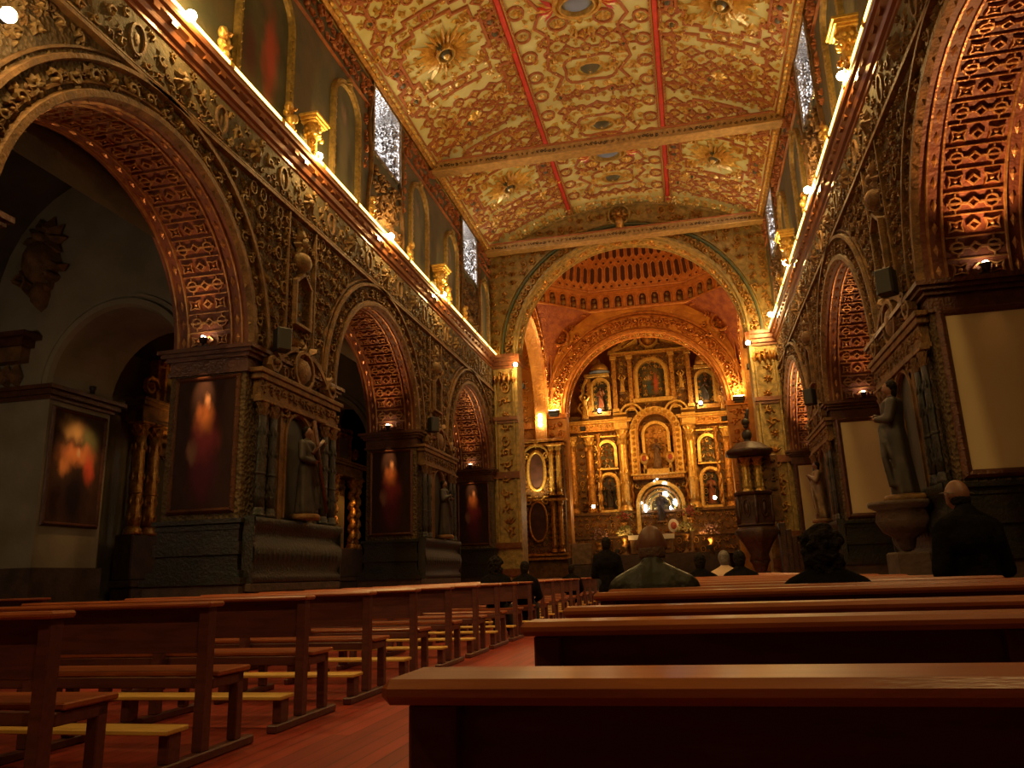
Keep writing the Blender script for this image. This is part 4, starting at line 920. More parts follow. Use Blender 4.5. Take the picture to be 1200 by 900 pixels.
def column(par, x, y, z0, z1, r, mt, cap=None, spiral=0, nm='column', n=18):
    H_c = z1-z0; hb = r*1.3; hc = r*2.3
    fl = (lambda a, z: 1+.05*math.cos(8*a)) if not spiral else None
    m = M(); pr = [(r*1.45, 0), (r*1.45, hb*.3), (r*1.2, hb*.35), (r*1.35, hb*.6), (r*1.1, hb*.8), (r*1.02, hb)]
    m.lathe([(a, b+z0) for a, b in pr], (x, y, 0), n)
    if spiral:
        pts = []; K = 60
        for q in range(K+1): a = 2*PI*spiral*q/K; pts.append((x+r*.28*math.cos(a), y+r*.28*math.sin(a), z0+hb+(H_c-hb-hc)*q/K))
        m.tube(pts, r*.8, 12)
        rl = Rel(m, lambda u, v, h: (x+(r*.85+h)*math.cos(u), y+(r*.85+h)*math.sin(u), v), 2)
        for q in range(26): a = 2*PI*spiral*q/26; rl.dome(a+PI/2, z0+hb+(H_c-hb-hc)*(q+.5)/26, .5, r*.35, 0, 6, r*.3)
    else:
        m.lathe([(r*(1-.12*q/8)*(1.03 if q == 3 else 1), z0+hb+(H_c-hb-hc)*q/8) for q in range(9)], (x, y, 0), n, 0, True, 'z', 1, 1, fl)
        zr = z0+hb+(H_c-hb-hc)*.36; m.lathe([(r*1.0, zr-.02), (r*1.15, zr-.01), (r*1.15, zr+.02), (r, zr+.03)], (x, y, 0), n)
        rl = Rel(m, lambda u, v, h: (x+(r*.98+h)*math.cos(u), y+(r*.98+h)*math.sin(u), v), 2)
        for q in range(8):
            a = q*PI/4
            for zz in (z0+hb+.12, zr-.28, zr+.3, z1-hc-.35):
                if zz < z1-hc: rl.leaf(a, zz, PI/2, r*1.3, .5, r*.25)
    m.build(nm, mt, par)
    m = M(); zc = z1-hc
    m.lathe([(r*.9, zc), (r*.92, zc+hc*.3), (r*1.1, zc+hc*.7), (r*1.35, zc+hc*.85)], (x, y, 0), n)
    for row in (0, 1):
        for q in range(8):
            a = (q+.5*row)*PI/4; u = Vector((math.cos(a), math.sin(a), 0)); z_ = zc+row*hc*.35; p = Vector((x, y, z_)); s_ = Vector((-u.y, u.x, 0))*r*.38
            m.add([p+u*r*.9-s_, p+u*r*.9+s_, p+u*r*1.15+s_*.8+Vector((0, 0, hc*.35)), p+u*r*1.15-s_*.8+Vector((0, 0, hc*.35)), p+u*r*1.5+Vector((0, 0, hc*.42)), p+u*r*1.35+Vector((0, 0, hc*.3))], [(0, 1, 2, 3), (3, 2, 4), (2, 1, 5), (0, 3, 5), (2, 5, 4), (3, 4, 5)], 0)
    m.box(x-r*1.5, x+r*1.5, y-r*1.5, y+r*1.5, z1-hc*.16, z1, 0, r*.08)
    m.build('capital', cap or mt, par)
def figure(par, h, robe, kind=0, face=skin, seed=1, nm='figure'):
    """carved standing saint, front towards -y, feet at z=0"""
    g = random.Random(seed); m = M(); k = h/1.7; ph = g.uniform(0, 6)
    m.lathe([(.02*k, 0), (.25*k, .0), (.24*k, .15*k), (.20*k, .55*k), (.19*k, .85*k), (.16*k, 1.0*k), (.19*k, 1.25*k), (.20*k, 1.38*k), (.10*k, 1.44*k), (.055*k, 1.47*k), (.02*k, 1.5*k)], (0, 0, 0), 28, 0, True, 'z', 1.0, .75, lambda a, z: 1+.09*math.sin(7*a+ph+z*2)*max(0, 1-z/(1.1*k)))
    if kind == 0: arms = [((.18, 0, 1.35), (.27, -.08, 1.08), (.10, -.24, 1.12)), ((-.18, 0, 1.35), (-.28, -.05, 1.08), (-.14, -.26, 1.2))]
    elif kind == 1: arms = [((.18, 0, 1.35), (.30, -.10, 1.15), (.22, -.26, 1.38)), ((-.18, 0, 1.35), (-.27, -.05, 1.05), (-.08, -.24, .98))]
    elif kind == 2: arms = [((.17, 0, 1.36), (.34, -.02, 1.58), (.14, .0, 1.84)), ((-.17, 0, 1.36), (-.34, -.02, 1.58), (-.14, 0, 1.84))]
    else: arms = [((.18, 0, 1.35), (.26, -.10, 1.10), (.05, -.25, 1.28)), ((-.18, 0, 1.35), (-.26, -.10, 1.10), (-.05, -.25, 1.28))]
    for a, b, c in arms:
        A, B, D = [tuple(q*k for q in p) for p in (a, b, c)]; capsule(m, A, B, .085*k, .075*k, 10); capsule(m, B, D, .07*k, .05*k, 10)
    m.tube([(-.2*k, -.05*k, 1.36*k), (-.05*k, -.20*k, 1.0*k), (.18*k, -.2*k, .55*k), (.2*k, -.15*k, .1*k)], .05*k, 8)
    o = m.build(nm if par is None else 'robe', robe, par); fuse(o, .028*k if k > .5 else .02, 1)
    m = M(); m.ball((0, -.01*k, 1.585*k), .095*k, 12, 0, .82, 1, 1.2); capsule(m, (0, 0, 1.42*k), (0, -.01*k, 1.5*k), .05*k, .05*k, 8); m.ball((0, -.105*k, 1.575*k), .016*k, 6, 0, 1, 1.2, 1.6)
    hd = m.build('head', face, par if par else o); fuse(hd, max(.010, .014*k), 1)
    for a, b, c in arms:
        m = M(); D = Vector([q*k for q in c]); m.ball(tuple(D), .042*k, 8, 0, 1, 1.1, 1.1); [capsule(m, D+Vector((.014*k*(q-1.5), -.03*k, .0)), D+Vector((.016*k*(q-1.5), -.075*k, .02*k)), .010*k, .009*k, 5) for q in range(4)]; capsule(m, D+Vector((-.03*k, -.01*k, .01*k)), D+Vector((-.05*k, -.045*k, .03*k)), .011*k, .009*k, 5)
        fuse(m.build('hand', face, par if par else o), max(.008, .010*k), 1)
    m = M(); m.ball((0, .018*k, 1.615*k), .10*k, 10, 0, .88, .95, 1.05); m.ball((0, .04*k, 1.54*k), .08*k, 10, 0, .95, .7, 1.2); m.build('hair', hair_m, hd)
    return o
def statue(loc, h, label, rz=0, robe=stat_m, kind=0, seed=1, group=None, face=skin, halo=False, cross=False, base=True):
    t = thing('saint_statue', loc, label, 'statue', group, rz); figure(t, h, robe, kind, face, seed)
    if base: m = M(); m.lathe([(.30*h/1.7, -.10), (.30*h/1.7, -.03), (.26*h/1.7, 0)], (0, 0, 0), 14); m.build('base', gilt_dull, t)
    if halo: m = M(); m.tube([(.2*h/1.7*math.cos(q*PI/10), .06, 1.6*h/1.7+.2*h/1.7*math.sin(q*PI/10)) for q in range(20)], .014, 6, 0, True); m.build('halo', gilt_bright, t)
    if cross:
        m = M()
        for a, b in (((.42, -.25, .05), (-.30, -.30, 1.75)), ((-.32, -.30, 1.12), (.10, -.3, 1.42))): 
            A, B = Vector(a)*h/1.7, Vector(b)*h/1.7; m.tube([A, B], .04, 4)
        m.build('cross', frame_m, t)
    return t
def aedicule(wd, label):
    """carved pier altar: local x runs along the wall, front towards -y, wall plane y=0"""
    t = thing('carved_pier_niche', (0, 0, 0), label, 'niche', 'carved niches on the piers'); h2 = wd/2-.08
    def bx(nm, mt, lst, bev=.012):
        m = M(); [m.box(*q, 0, bev) for q in lst]; return m.build(nm, mt, t)
    bx('plinth', stone, [(-h2-.1, h2+.1, -.42, -.14, 0, .95), (-h2-.16, h2+.16, -.48, -.14, .95, 1.08)])
    m = M(); m.sweep([(.14, 1.08), (.50, 1.10), (.50, 1.2), (.40, 1.28), (.52, 1.42), (.56, 1.6), (.48, 1.76), (.36, 1.82), (.36, 1.9), (.44, 1.96), (.54, 2.04), (.54, 2.14), (.14, 2.16)], [lambda a, b: (-h2-.14, -a, b), lambda a, b: (h2+.14, -a, b)], 0, False, True)
    rl = Rel(m, lambda u, v, h: (u, -.52-h, v), 4)
    for q in range(int(wd/.16)): rl.leaf(-h2+q*.16, 1.66, -PI/2, .24, .12, .07)
    m.box(-h2-.14, -h2-.1, -.5, -.14, 1.08, 2.16); m.box(h2+.1, h2+.14, -.5, -.14, 1.08, 2.16)
    m.build('base_moulding', green_lac, t)
    for x in (-h2+.14, -h2+.50, h2-.50, h2-.14): column(t, x, -.30, 2.16, 4.14, .115, green_lac, gilt_dull)
    m = M(); r = .44
    P = [(-.66, 2.16), (-.66, 4.3), (.66, 4.3), (.66, 2.16)]
    for xa, xb2 in ((-.66, -r), (r, .66)): m.box(xa, xb2, -.22, -.02, 2.16, 3.66)
    for q in range(14):
        a, b = PI-PI*q/14, PI-PI*(q+1)/14
        m.add([(r*math.cos(a), -.22, 3.66+r*math.sin(a)), (r*math.cos(b), -.22, 3.66+r*math.sin(b)), (.66*(-1 if q < 7 else 1) if q in (0, 13) else r*math.cos(b), -.22, 4.3), (r*math.cos(a), -.22, 4.3), (r*math.cos(a), -.02, 3.66+r*math.sin(a)), (r*math.cos(b), -.02, 3.66+r*math.sin(b))], [(0, 1, 2, 3), (0, 4, 5, 1)])
    m.box(-.66, -r, -.22, -.02, 3.66, 4.3); m.box(r, .66, -.22, -.02, 3.66, 4.3)
    rl = Rel(m, lambda u, v, h: (u, -.22-h, v), 5); rl.ribbon([(-r-.05, 2.2)]+[(-(r+.05)*math.cos(PI*q/14), 3.66+(r+.05)*math.sin(PI*q/14)) for q in range(15)]+[(r+.05, 2.2)], .08, .06)
    for s in (-1, 1): rl.foliage(s*.52, 4.12, .14, .1)
    m.build('niche_frame', gilt_dull, t)
    bx('niche_back', dark_m, [(-r, r, -.05, -.02, 2.16, 4.15)], .003)
    m = M(); [m.box(-h2-e, h2+e, -.16-e-.22, -.02, z0, z1, 0, .01) for z0, z1, e in ((4.14, 4.22, .0), (4.22, 4.5, -.04), (4.5, 4.6, .05), (4.6, 4.68, .12))]
    rl = Rel(m, lambda u, v, h: (u, -.34-h, v), 6)
    for q in range(int(wd/.22)): rl.foliage(-h2+.1+q*.22, 4.36, .1, .07)
    m.build('entablature', gilt_dull, t)
    m = M(); rl = Rel(m, lambda u, v, h: (u, -.16-h, v), 8)
    for s in (-1, 1):
        rl.ribbon([(s*(1.2-.95*q/10), 4.72+.62*math.sin(PI/2*q/10)) for q in range(11)], .15, .22); rl.spiral(s*1.15, 4.88, .24, PI/2, 1.2, .09, .3, 0, s)
        rl.scatter(min(s*.3, s*1.0), max(s*.3, s*1.0), 4.7, 5.2, .24, .2)
    rl.dome(0, 5.0, .34, .34, 0, 10, .30); rl.ring(0, 5.0, .36, .1, .26); rl.rosette(0, 5.42, .24, .3, 0, 8)
    for s in (-1, 1): rl.leaf(s*.2, 5.35, PI/2-s*1.0, .5, .2, .3)
    m.build('pediment', gilt_dull, t)
    return t
A0 = aedicule(3.15, '')
spots = [(WL, 13.10, PI/2, 'carved niche with paired green columns on the first left pier', 3.15), (WL, 21.53, PI/2, 'carved niche with paired columns on the second left pier', 3.15), (WR, 13.50, -PI/2, 'carved niche with paired columns on the first right pier', 3.15), (WR, 21.90, -PI/2, 'carved niche with paired columns on the second right pier, by the pulpit side', 3.15)]
for i, (x, y, rz, lab, _) in enumerate(spots):
    o = A0 if i == 0 else copy_tree(A0); o.location = (x, y, 0); o.rotation_euler = (0, 0, rz); o.scale = (1, .55 if i < 2 else .42, 1); o['label'] = lab
statue((WL+.30, 13.10, 2.28), 1.62, 'standing saint statue holding a slanting wooden cross in the first left pier niche', PI/2, robe_dark, 1, 3, cross=True)
statue((WL+.28, 21.53, 2.28), 1.55, 'dark standing saint statue in the second left pier niche', PI/2, robe_dark, 0, 4)
def corbel(loc, rz, label):
    t = thing('statue_corbel', loc, label, 'corbel', 'corbels under the right pier statues', rz); m = M()
    m.lathe([(.04, -.75), (.12, -.7), (.16, -.55), (.34, -.45), (.44, -.28), (.40, -.12), (.52, -.06), (.52, 0)], (0, 0, 0), 20, 0, True, 'z', 1, .9, lambda a, z: 1+.06*math.cos(9*a)*(z < -.1)); m.build('bowl', stone, t)
    m = M(); m.box(-.3, .3, -.25, .25, -1.9, -.75, 0, .03); m.box(-.4, .4, -.35, .35, -1.95, -1.8, 0, .03); m.build('pedestal', stone, t); return t
c1 = corbel((WR-.52, 13.0, 1.98), -PI/2, 'broad stone corbel under the statue on the first right pier'); statue((WR-.45, 12.9, 2.08), 1.78, 'tall dark saint statue standing out from the first right pier', -PI/2-.25, robe_dark, 0, 5)
statue((WR-.28, 21.90, 2.28), 1.5, 'saint statue with a pale robe on the second right pier', -PI/2, stat_m, 3, 6)
# speakers on the pier capitals
def speaker(loc, rz, label):
    t = thing('loudspeaker', loc, label, 'speaker', 'small black loudspeakers on the capitals', rz)
    m = M(); m.box(-.13, .13, -.12, .12, 0, .42, 0, .02); m.build('cabinet', black_m, t)
    m = M(); m.box(-.11, .11, -.135, -.12, .02, .40, 0, .006); m.build('grille', dark_m, t)
    m = M(); m.box(-.03, .03, .10, .30, .16, .24); m.build('bracket', black_m, t)
speaker((WL+.42, 11.85, 5.02), .9, 'small black loudspeaker on the capital of the first left pier')
speaker((WL+.42, 20.2, 5.02), .9, 'small black loudspeaker on the capital of the second left pier')
speaker((WR-.40, 12.35, 5.1), -.6, 'small black loudspeaker on the capital of the first right pier')
speaker((WR-.40, 20.7, 5.1), -.6, 'small black loudspeaker on the capital of the second right pier')
# ------------------------------------------------------------------ clerestory pictures and gilded brackets
def arched(loc, rz, wd, h, pm, label, fr=frame_gold, group='arched paintings above the cornice'):
    t = thing('arched_painting', loc, label, 'painting', group, rz); r = wd/2
    def outline(e): n = 14; return [(-(r-e), e)]+[(-(r-e)*math.cos(PI*q/n), h-r+(r-e)*math.sin(PI*q/n)) for q in range(n+1)]+[((r-e), e)]
    m = M(); pr = [(0, 0), (.01, .10), (.05, .13), (.10, .08), (.14, .10), (.17, .02), (.17, 0)]; N_ = len(outline(0))
    m.sweep(pr, [lambda a, b, q=q: (outline(a)[q][0], -b, outline(a)[q][1]) for q in range(N_)], 0, True)
    rl = Rel(m, lambda u, v, q: (u, -.09-q, v), 2)
    for q in range(int(h/.17)): [rl.dome(s*(r-.105), .15+q*.17, .035, .04, 0, 5) for s in (-1, 1) if .15+q*.17 < h-r]
    rl.rosette(0, h-.04, .17, .12, 0, 7)
    m.build('frame', fr, t)
    m = M(); m.prism(outline(.165), lambda a, b, c: (a, -c, b), .0, .02); m.build('canvas', pm, t, uv=lambda co: ((co.x+r)/wd, co.z/h))
arched((WL+.0, 11.45, 9.62), PI/2, 2.0, 3.3, ptg_oval, 'large arched painting with a red robed figure, nearest above the left cornice')
for i, (y, wd, h) in enumerate(((15.0, 1.5, 3.0), (20.1, 1.55, 3.0), (23.35, 1.4, 2.9), (27.6, 1.3, 2.8))): arched((WL, y, 9.62), PI/2, wd, h, ptg_grey, 'arched painting above the left cornice, %s from the camera' % ordinal(i+1))
for i, (y, wd, h) in enumerate(((14.6, 1.6, 3.0), (20.2, 1.5, 3.0), (23.6, 1.4, 2.9))): arched((WR, y, 9.62), -PI/2, wd, h, ptg_grey, 'arched painting above the right cornice, %s from the camera' % ordinal(i))
def bracket(loc, rz, label, s=1.0):
    t = thing('gilded_capital', loc, label, 'capital', 'gilded capitals standing on the cornices', rz, s); m = M()
    for z0, z1, e in ((.88, .94, .30), (.94, 1.02, .36), (1.02, 1.10, .42)): m.box(-e, e, -e*.85, .22, z0, z1, 0, .012)
    m.build('cornice_block', gilt_bright, t)
    m = M(); m.lathe([(.13, 0), (.16, .06), (.13, .12), (.14, .5), (.19, .62), (.2, .7), (.24, .88)], (0, 0, 0), 16, 0, True, 'z', 1, 1, lambda a, z: 1+.1*math.cos(8*a)); 
    for r_ in range(2):
        for q in range(8): a = q*PI/4+r_*.4; m.ball((.2*math.cos(a), .2*math.sin(a), .58+.17*r_), .075, 6, 0, 1, 1, .8)
    m.build('bell', gilt_bright, t)
    for q in range(6): m = M(); m.ball((.16*math.cos(q*1.3)*1.5, -.1+.08*math.sin(q*2.1), .08+.09*q), .07, 6, 0, 1, 1, 1.3); m.build('leaf', gilt, t)
    return t
bracket((WL+.25, 13.0, 9.56), PI/2, 'gilded capital on the left cornice, nearer one', .72)
bracket((WL+.25, 21.45, 9.56), PI/2, 'gilded capital on the left cornice, farther one', .8)
bracket((WR-.26, 12.95, 9.56), -PI/2, 'gilded capital on the right cornice, nearer one', .78)
bracket((WR-.26, 22.1, 9.56), -PI/2, 'gilded capital on the right cornice, farther one', .85)
def cluster(loc, rz, label, seed):
    t = thing('gilded_leaf_spray', loc, label, 'ornament', 'gilded leaf sprays on the cornices', rz); m = M(); g = random.Random(seed)
    for q in range(6): 
        z = .06+q*.10; m.ball((g.uniform(-.14, .14)*(1-q*.07), g.uniform(-.06, .05), z), g.uniform(.06, .10), 7, 0, 1, 1, g.uniform(.8, 1.5))
    m.build('berries', gilt_bright, t)
    m = M(); rl = Rel(m, lambda u, v, h: (u, -.02-h, v), seed); [rl.leaf(0, .05+q*.12, PI/2+(.9 if q % 2 else -.9), .24, .10, .08) for q in range(5)]; m.tube([(0, 0, 0), (.02, 0, .35), (0, 0, .68)], .02, 6); m.build('stem', gilt, t)
for i, y in enumerate((9.95, 12.2, 16.2, 18.9, 22.5, 24.3)): cluster((WL+.20, y, 9.55), PI/2, 'gilded spray of leaves and berries on the left cornice, %s from the camera' % ordinal(i), i)
for i, y in enumerate((15.9, 19.1, 24.7)): cluster((WR-.20, y, 9.55), -PI/2, 'gilded spray of leaves and berries on the right cornice, %s from the camera' % ordinal(i), i+9)

t = thing('aisle_picture_lamp', (-11.75, 13.2, 4.99), 'small spot lamp on the outer pier above the crowd painting', 'lamp')
m = M(); m.lathe([(.05, 0), (.05, .06), (.07, .08), (.07, .14)], (0, 0, 0), 12); m.build('lamp_body', black_m, t)
light('SPOT', 'picture_light', (.75, 0, -.02), 90, 'red', t, to=(-.15, .05, -1.35), spot_size=1.0, spot_blend=1.0, shadow_soft_size=.04)
t = thing('added_lantern', (-10.6, 6.2, 4.6), 'unseen lantern added in the near left side aisle to brighten it', 'lantern')  # made-up lamp out of view, lifts the dim light of the aisle
m = M(); m.tube([(0, 0, .25), (0, 0, 4.6)], .012, 6); m.build('chain', black_m, t)
m = M(); m.lathe([(.02, .26), (.16, .2), (.17, .17)], (0, 0, 0), 8); m.lathe([(.12, -.2), (.14, -.17), (.12, -.15)], (0, 0, 0), 8); [m.tube([(.14*math.cos(q*PI/2), .14*math.sin(q*PI/2), -.17), (.14*math.cos(q*PI/2), .14*math.sin(q*PI/2), .18)], .01, 4) for q in range(4)]; m.build('cage', frame_m, t)
m = M(); m.ball((0, 0, 0), .07, 10); m.build('bulb', spot_glow, t)
light('POINT', 'aisle_fill_light', (0, 0, -.30), 110, (1, .72, .42), t, shadow_soft_size=.1)
# ------------------------------------------------------------------ altars in the left aisle
def side_altar(loc, rz, label, spiral):
    t = thing('side_altar', loc, label, 'altar', 'gilded altars in the left aisle', rz)
    m = M(); m.box(-1.5, 1.5, -.55, 0, 0, 1.1, 0, .03); m.box(-1.6, 1.6, -.62, 0, 1.1, 1.25, 0, .02); m.box(-1.5, 1.5, -.5, 0, 1.25, 2.3, 0, .03); m.build('altar_base', stone, t)
    for x in (-1.3, -.78, .78, 1.3): column(t, x, -.32, 2.3, 5.0, .15, gilt, gilt, 5 if spiral else 0)
    m = M(); m.box(-.58, .58, -.10, 0, 2.3, 5.0); rl = Rel(m, lambda u, v, h: (u, -.1-h, v), 3); rl.scatter(-.55, .55, 4.2, 5.0, .25, .08); m.build('back_panel', gilt_dull, t)
    m = M(); m.box(-.45, .45, -.13, -.10, 2.5, 4.3); m.build('canvas', ptg_small, t)
    m = M(); [m.box(-1.5-e, 1.5+e, -.5-e, 0, z0, z1, 0, .01) for z0, z1, e in ((5.0, 5.1, 0), (5.1, 5.4, -.04), (5.4, 5.5, .06), (5.5, 5.58, .12))]; m.build('entablature', gilt_dull, t)
    m = M(); m.box(-.75, .75, -.25, 0, 5.58, 6.75, 0, .02); rl = Rel(m, lambda u, v, h: (u, -.25-h, v), 5)
    for s in (-1, 1): rl.ribbon([(s*.55, 5.6), (s*.55, 6.7)], .14, .1); rl.spiral(s*1.05, 5.95, .3, 0, 1.2, .09, .1)
    rl.scatter(-.75, .75, 6.5, 6.95, .2, .1); m.build('upper_stage', gilt, t)
    m = M(); m.box(-.42, .42, -.29, -.25, 5.75, 6.5); m.build('upper_canvas', ptg_grey, t)
    light('SPOT', 'altar_light', (.6, -1.3, 4.3), 130 if not spiral else 60, 'amber', t, to=(0, -.25, 6.2) if not spiral else (0, 0, 3.4), spot_size=1.5, spot_blend=.8, shadow_soft_size=.05)
    return t
side_altar((-13.15, 17.4, 0), PI/2, 'gilded side altar with fluted columns seen through the first left arch', False)
side_altar((-13.15, 27.6, 0), PI/2, 'side altar with twisted gilded columns seen through the second left arch', True)
# ------------------------------------------------------------------ high altarpiece
HX = -1.45
hp = thing('high_altarpiece', (HX, YR, 1.9), 'towering gilded baroque altarpiece filling the far end of the church', 'altarpiece')
def lz(z): return z-1.9
def arch_ring(m, cx, z0, zs, r0, r1, y0, y1, mi=0, n=20):
    """solid arched frame: jambs from z0 to zs and a round head"""
    prof = [(r0, y0), (r0, y1), (r1, y1), (r1, y0)]
    path = [(-1, 0, z0)]+[(-math.cos(PI*q/n), math.sin(PI*q/n), zs) for q in range(n+1)]+[(1, 0, z0)]
    m.sweep([(a, b) for a, b in prof], [lambda a, b, q=q: (cx+q[0]*a, -b, lz(q[2])+q[1]*a) for q in path], mi)
def H_part(nm, mt, fn): m = M(); fn(m); return m.build(nm, mt, hp)
def backing(m):
    m.box(-5.2, 4.9, 0, .25, lz(1.9), lz(10.0)); m.box(-4.2, 3.9, 0, .25, lz(10), lz(12.4)); m.box(-2.3, 2.2, 0, .25, lz(12.4), lz(14.1))
    rl = Rel(m, lambda u, v, h: (u, -h, v), 31)
    rl.scatter(-5.2, 4.9, lz(2.4), lz(9.4), .38, .16, 1, None, 2); rl.scatter(-4.2, 3.9, lz(10), lz(12.4), .36, .18, 1, None, 2); rl.scatter(-2.2, 2.1, lz(12.4), lz(14.0), .34, .16, 1, None, 2)
H_part('carved_backing', [gilt_dull, gilt, gilt_bright], backing)
H_part('predella', [gilt_dull, gilt], lambda m: ([m.box(-5.2, 4.9, -.9, 0, lz(1.9), lz(2.9), 0, .03), m.box(-5.3, 5.0, -1.0, 0, lz(2.9), lz(3.05), 0, .02), m.box(-5.1, 4.8, -.7, 0, lz(3.05), lz(4.2), 0, .03), m.box(-5.2, 4.9, -.8, 0, lz(4.2), lz(4.35), 0, .02)], Rel(m, lambda u, v, h: (u, -.7-h, v), 3).scatter(-5, 4.7, lz(3.1), lz(4.2), .36, .12, 1), Rel(m, lambda u, v, h: (u, -.9-h, v), 5).scatter(-5, 4.7, lz(2.0), lz(2.9), .4, .12, 1)))
for x in (-4.75, -3.75, 3.8, 4.5): column(hp, x, -.42, lz(4.35), lz(8.7), .23, gilt, gilt_bright, 0)
for x in (-1.85, 1.85): column(hp, x, -.62, lz(4.35), lz(9.0), .26, gilt_bright, gilt_bright, 0)
for x in (-1.52, 1.52, -3.25, 3.25): column(hp, x, -.28, lz(4.35), lz(8.8), .13, gilt, gilt, 6)
for s in (-1, 1):
    H_part('entablature', [gilt, gilt_bright], lambda m: [m.box(s*(1.35-e), s*(4.9+e), -.72-e, 0, lz(z0), lz(z1), mi, .015) for z0, z1, e, mi in ((8.9, 9.0, 0, 0), (9.0, 9.35, -.05, 0), (9.35, 9.45, .06, 1), (9.45, 9.55, .14, 1))]+[m.box(s*1.5, s*2.25, -1.0, 0, lz(z0), lz(z1), 1, .015) for z0, z1 in ((9.0, 9.3), (9.42, 9.6), (9.75, 9.85))]+[Rel(m, lambda u, v, h: (u, -.68-h, v), 6).scatter(min(s*2.3, s*4.8), max(s*2.3, s*4.8), lz(9.02), lz(9.34), .28, .1, 1)])
    # side bays of the lower storey: carved picture above, niche below
    cx = s*2.78
    H_part('relief_panel', [gilt, gilt_bright, ptg_grey], lambda m: (arch_ring(m, cx, 6.9, 7.9, .40, .56, 0, .3, 1), m.box(cx-.42, cx+.42, -.08, 0, lz(6.9), lz(8.25), 2), [m.box(cx-.6, cx+.6, -.36, 0, lz(z), lz(z)+.1, 1, .01) for z in (6.75, 8.6)], Rel(m, lambda u, v, h: (u, -.10-h, v), 7).scatter(cx-.36, cx+.36, lz(6.95), lz(8.2), .26, .14, 0)))
    H_part('niche', [gilt, gilt_bright, dark_m], lambda m: (arch_ring(m, cx, 4.35, 6.0, .46, .60, 0, .34, 1), arch_ring(m, cx, 4.35, 6.0, .40, .48, 0, .22, 0), m.box(cx-.42, cx+.42, -.04, -.005, lz(4.35), lz(6.3), 2), m.box(cx-.5, cx+.5, -.55, 0, lz(4.35), lz(4.5), 1, .01)))
# central arched frame with its inner niche
H_part('central_arch', [gilt, gilt_bright], lambda m: (arch_ring(m, 0, 6.3, 8.72, 1.05, 1.42, 0, .62, 1), arch_ring(m, 0, 6.3, 8.72, .95, 1.08, 0, .78, 0), arch_ring(m, 0, 6.4, 8.55, .62, .78, 0, .5, 1), [Rel(m, lambda u, v, h: (u, -.62-h, v), 7).rosette(1.23*math.cos(q*PI/12), lz(8.72)+1.23*math.sin(q*PI/12), .15, .1, 1, 7) for q in range(13)], [Rel(m, lambda u, v, h: (u, -.62-h, v), 7).rosette(s*1.23, lz(6.5+q*.32), .14, .1, 1, 7) for q in range(7) for s in (-1, 1)]))
H_part('central_niche_back', [gilt, dark_m, gilt_bright], lambda m: (m.box(-.95, .95, -.05, -.0, lz(6.3), lz(9.2), 0), [m.box(s*.72, s*.88, -.12, -.05, lz(7.0), lz(8.5), 1) for s in (-1, 1)], [m.box(s*.66, s*.70, -.3, -.05, lz(6.9), lz(8.6), 2) for s in (-1, 1)], m.box(-.75, .75, -.5, 0, lz(6.3), lz(6.65), 2, .02), Rel(m, lambda u, v, h: (u, -.06-h, v), 7).sun(0, lz(8.0), .6, .1, 2)))
for s in (-1, 1): H_part('oval_reliquary', [gilt_bright, petal_red], lambda m: (m.lathe([(.24, -.06), (.26, .0), (.2, .06)], (s*.72, -.72, lz(7.2)), 18, 0, True, 'y', 1, 1.25), m.lathe([(.01, -.10), (.13, -.09), (.14, .0)], (s*.72, -.72, lz(7.2)), 16, 1, True, 'y', 1, 1.25), m.tube([(s*.72, -.7, lz(6.6)), (s*.72, -.7, lz(6.95))], .05, 8)))
H_part('inscription_ledge', [gilt, gilt_bright], lambda m: (m.box(-1.4, 1.4, -.75, 0, lz(6.05), lz(6.3), 0, .02), m.box(-1.5, 1.5, -.85, 0, lz(6.27), lz(6.36), 1, .01), Rel(m, lambda u, v, h: (u, -.75-h, v), 9).scatter(-1.3, 1.3, lz(6.07), lz(6.25), .19, .05, 1)))
# tabernacle: nested arches over mirrors and white lamps
H_part('tabernacle_arch', [gilt, gilt_bright], lambda m: (arch_ring(m, 0, 3.1, 4.62, 1.12, 1.32, 0, .85, 1), arch_ring(m, 0, 3.1, 4.62, .92, 1.02, 0, .65, 0), arch_ring(m, 0, 3.1, 4.62, .72, .80, 0, .5, 1), arch_ring(m, 0, 3.1, 4.62, .50, .56, 0, .38, 1)))
mir = mat('mirror_glass', (0.75, 0.74, 0.70), 0.12, 1.0, (0.5, 0.48, 0.42), 8, 0.3, 10)
H_part('mirror', [mir], lambda m: m.box(-1.1, 1.1, -.35, -.30, lz(3.1), lz(5.6)))
for x, z, sx, sz in ((-.82, 4.45, .14, .34), (.30, 5.75, .19, .11), (.28, 5.22, .20, .12), (.78, 4.75, .13, .22), (-.08, 6.0, .07, .06), (.52, 4.4, .09, .16), (-1.0, 4.75, .06, .09), (-.25, 5.9, .08, .05)):
    m = M(); m.ball((x, -.98, lz(z)), 1.0, 12, 0, sx*.62, .05, sz*.62); m.build('tabernacle_lamp', white_glow, hp)
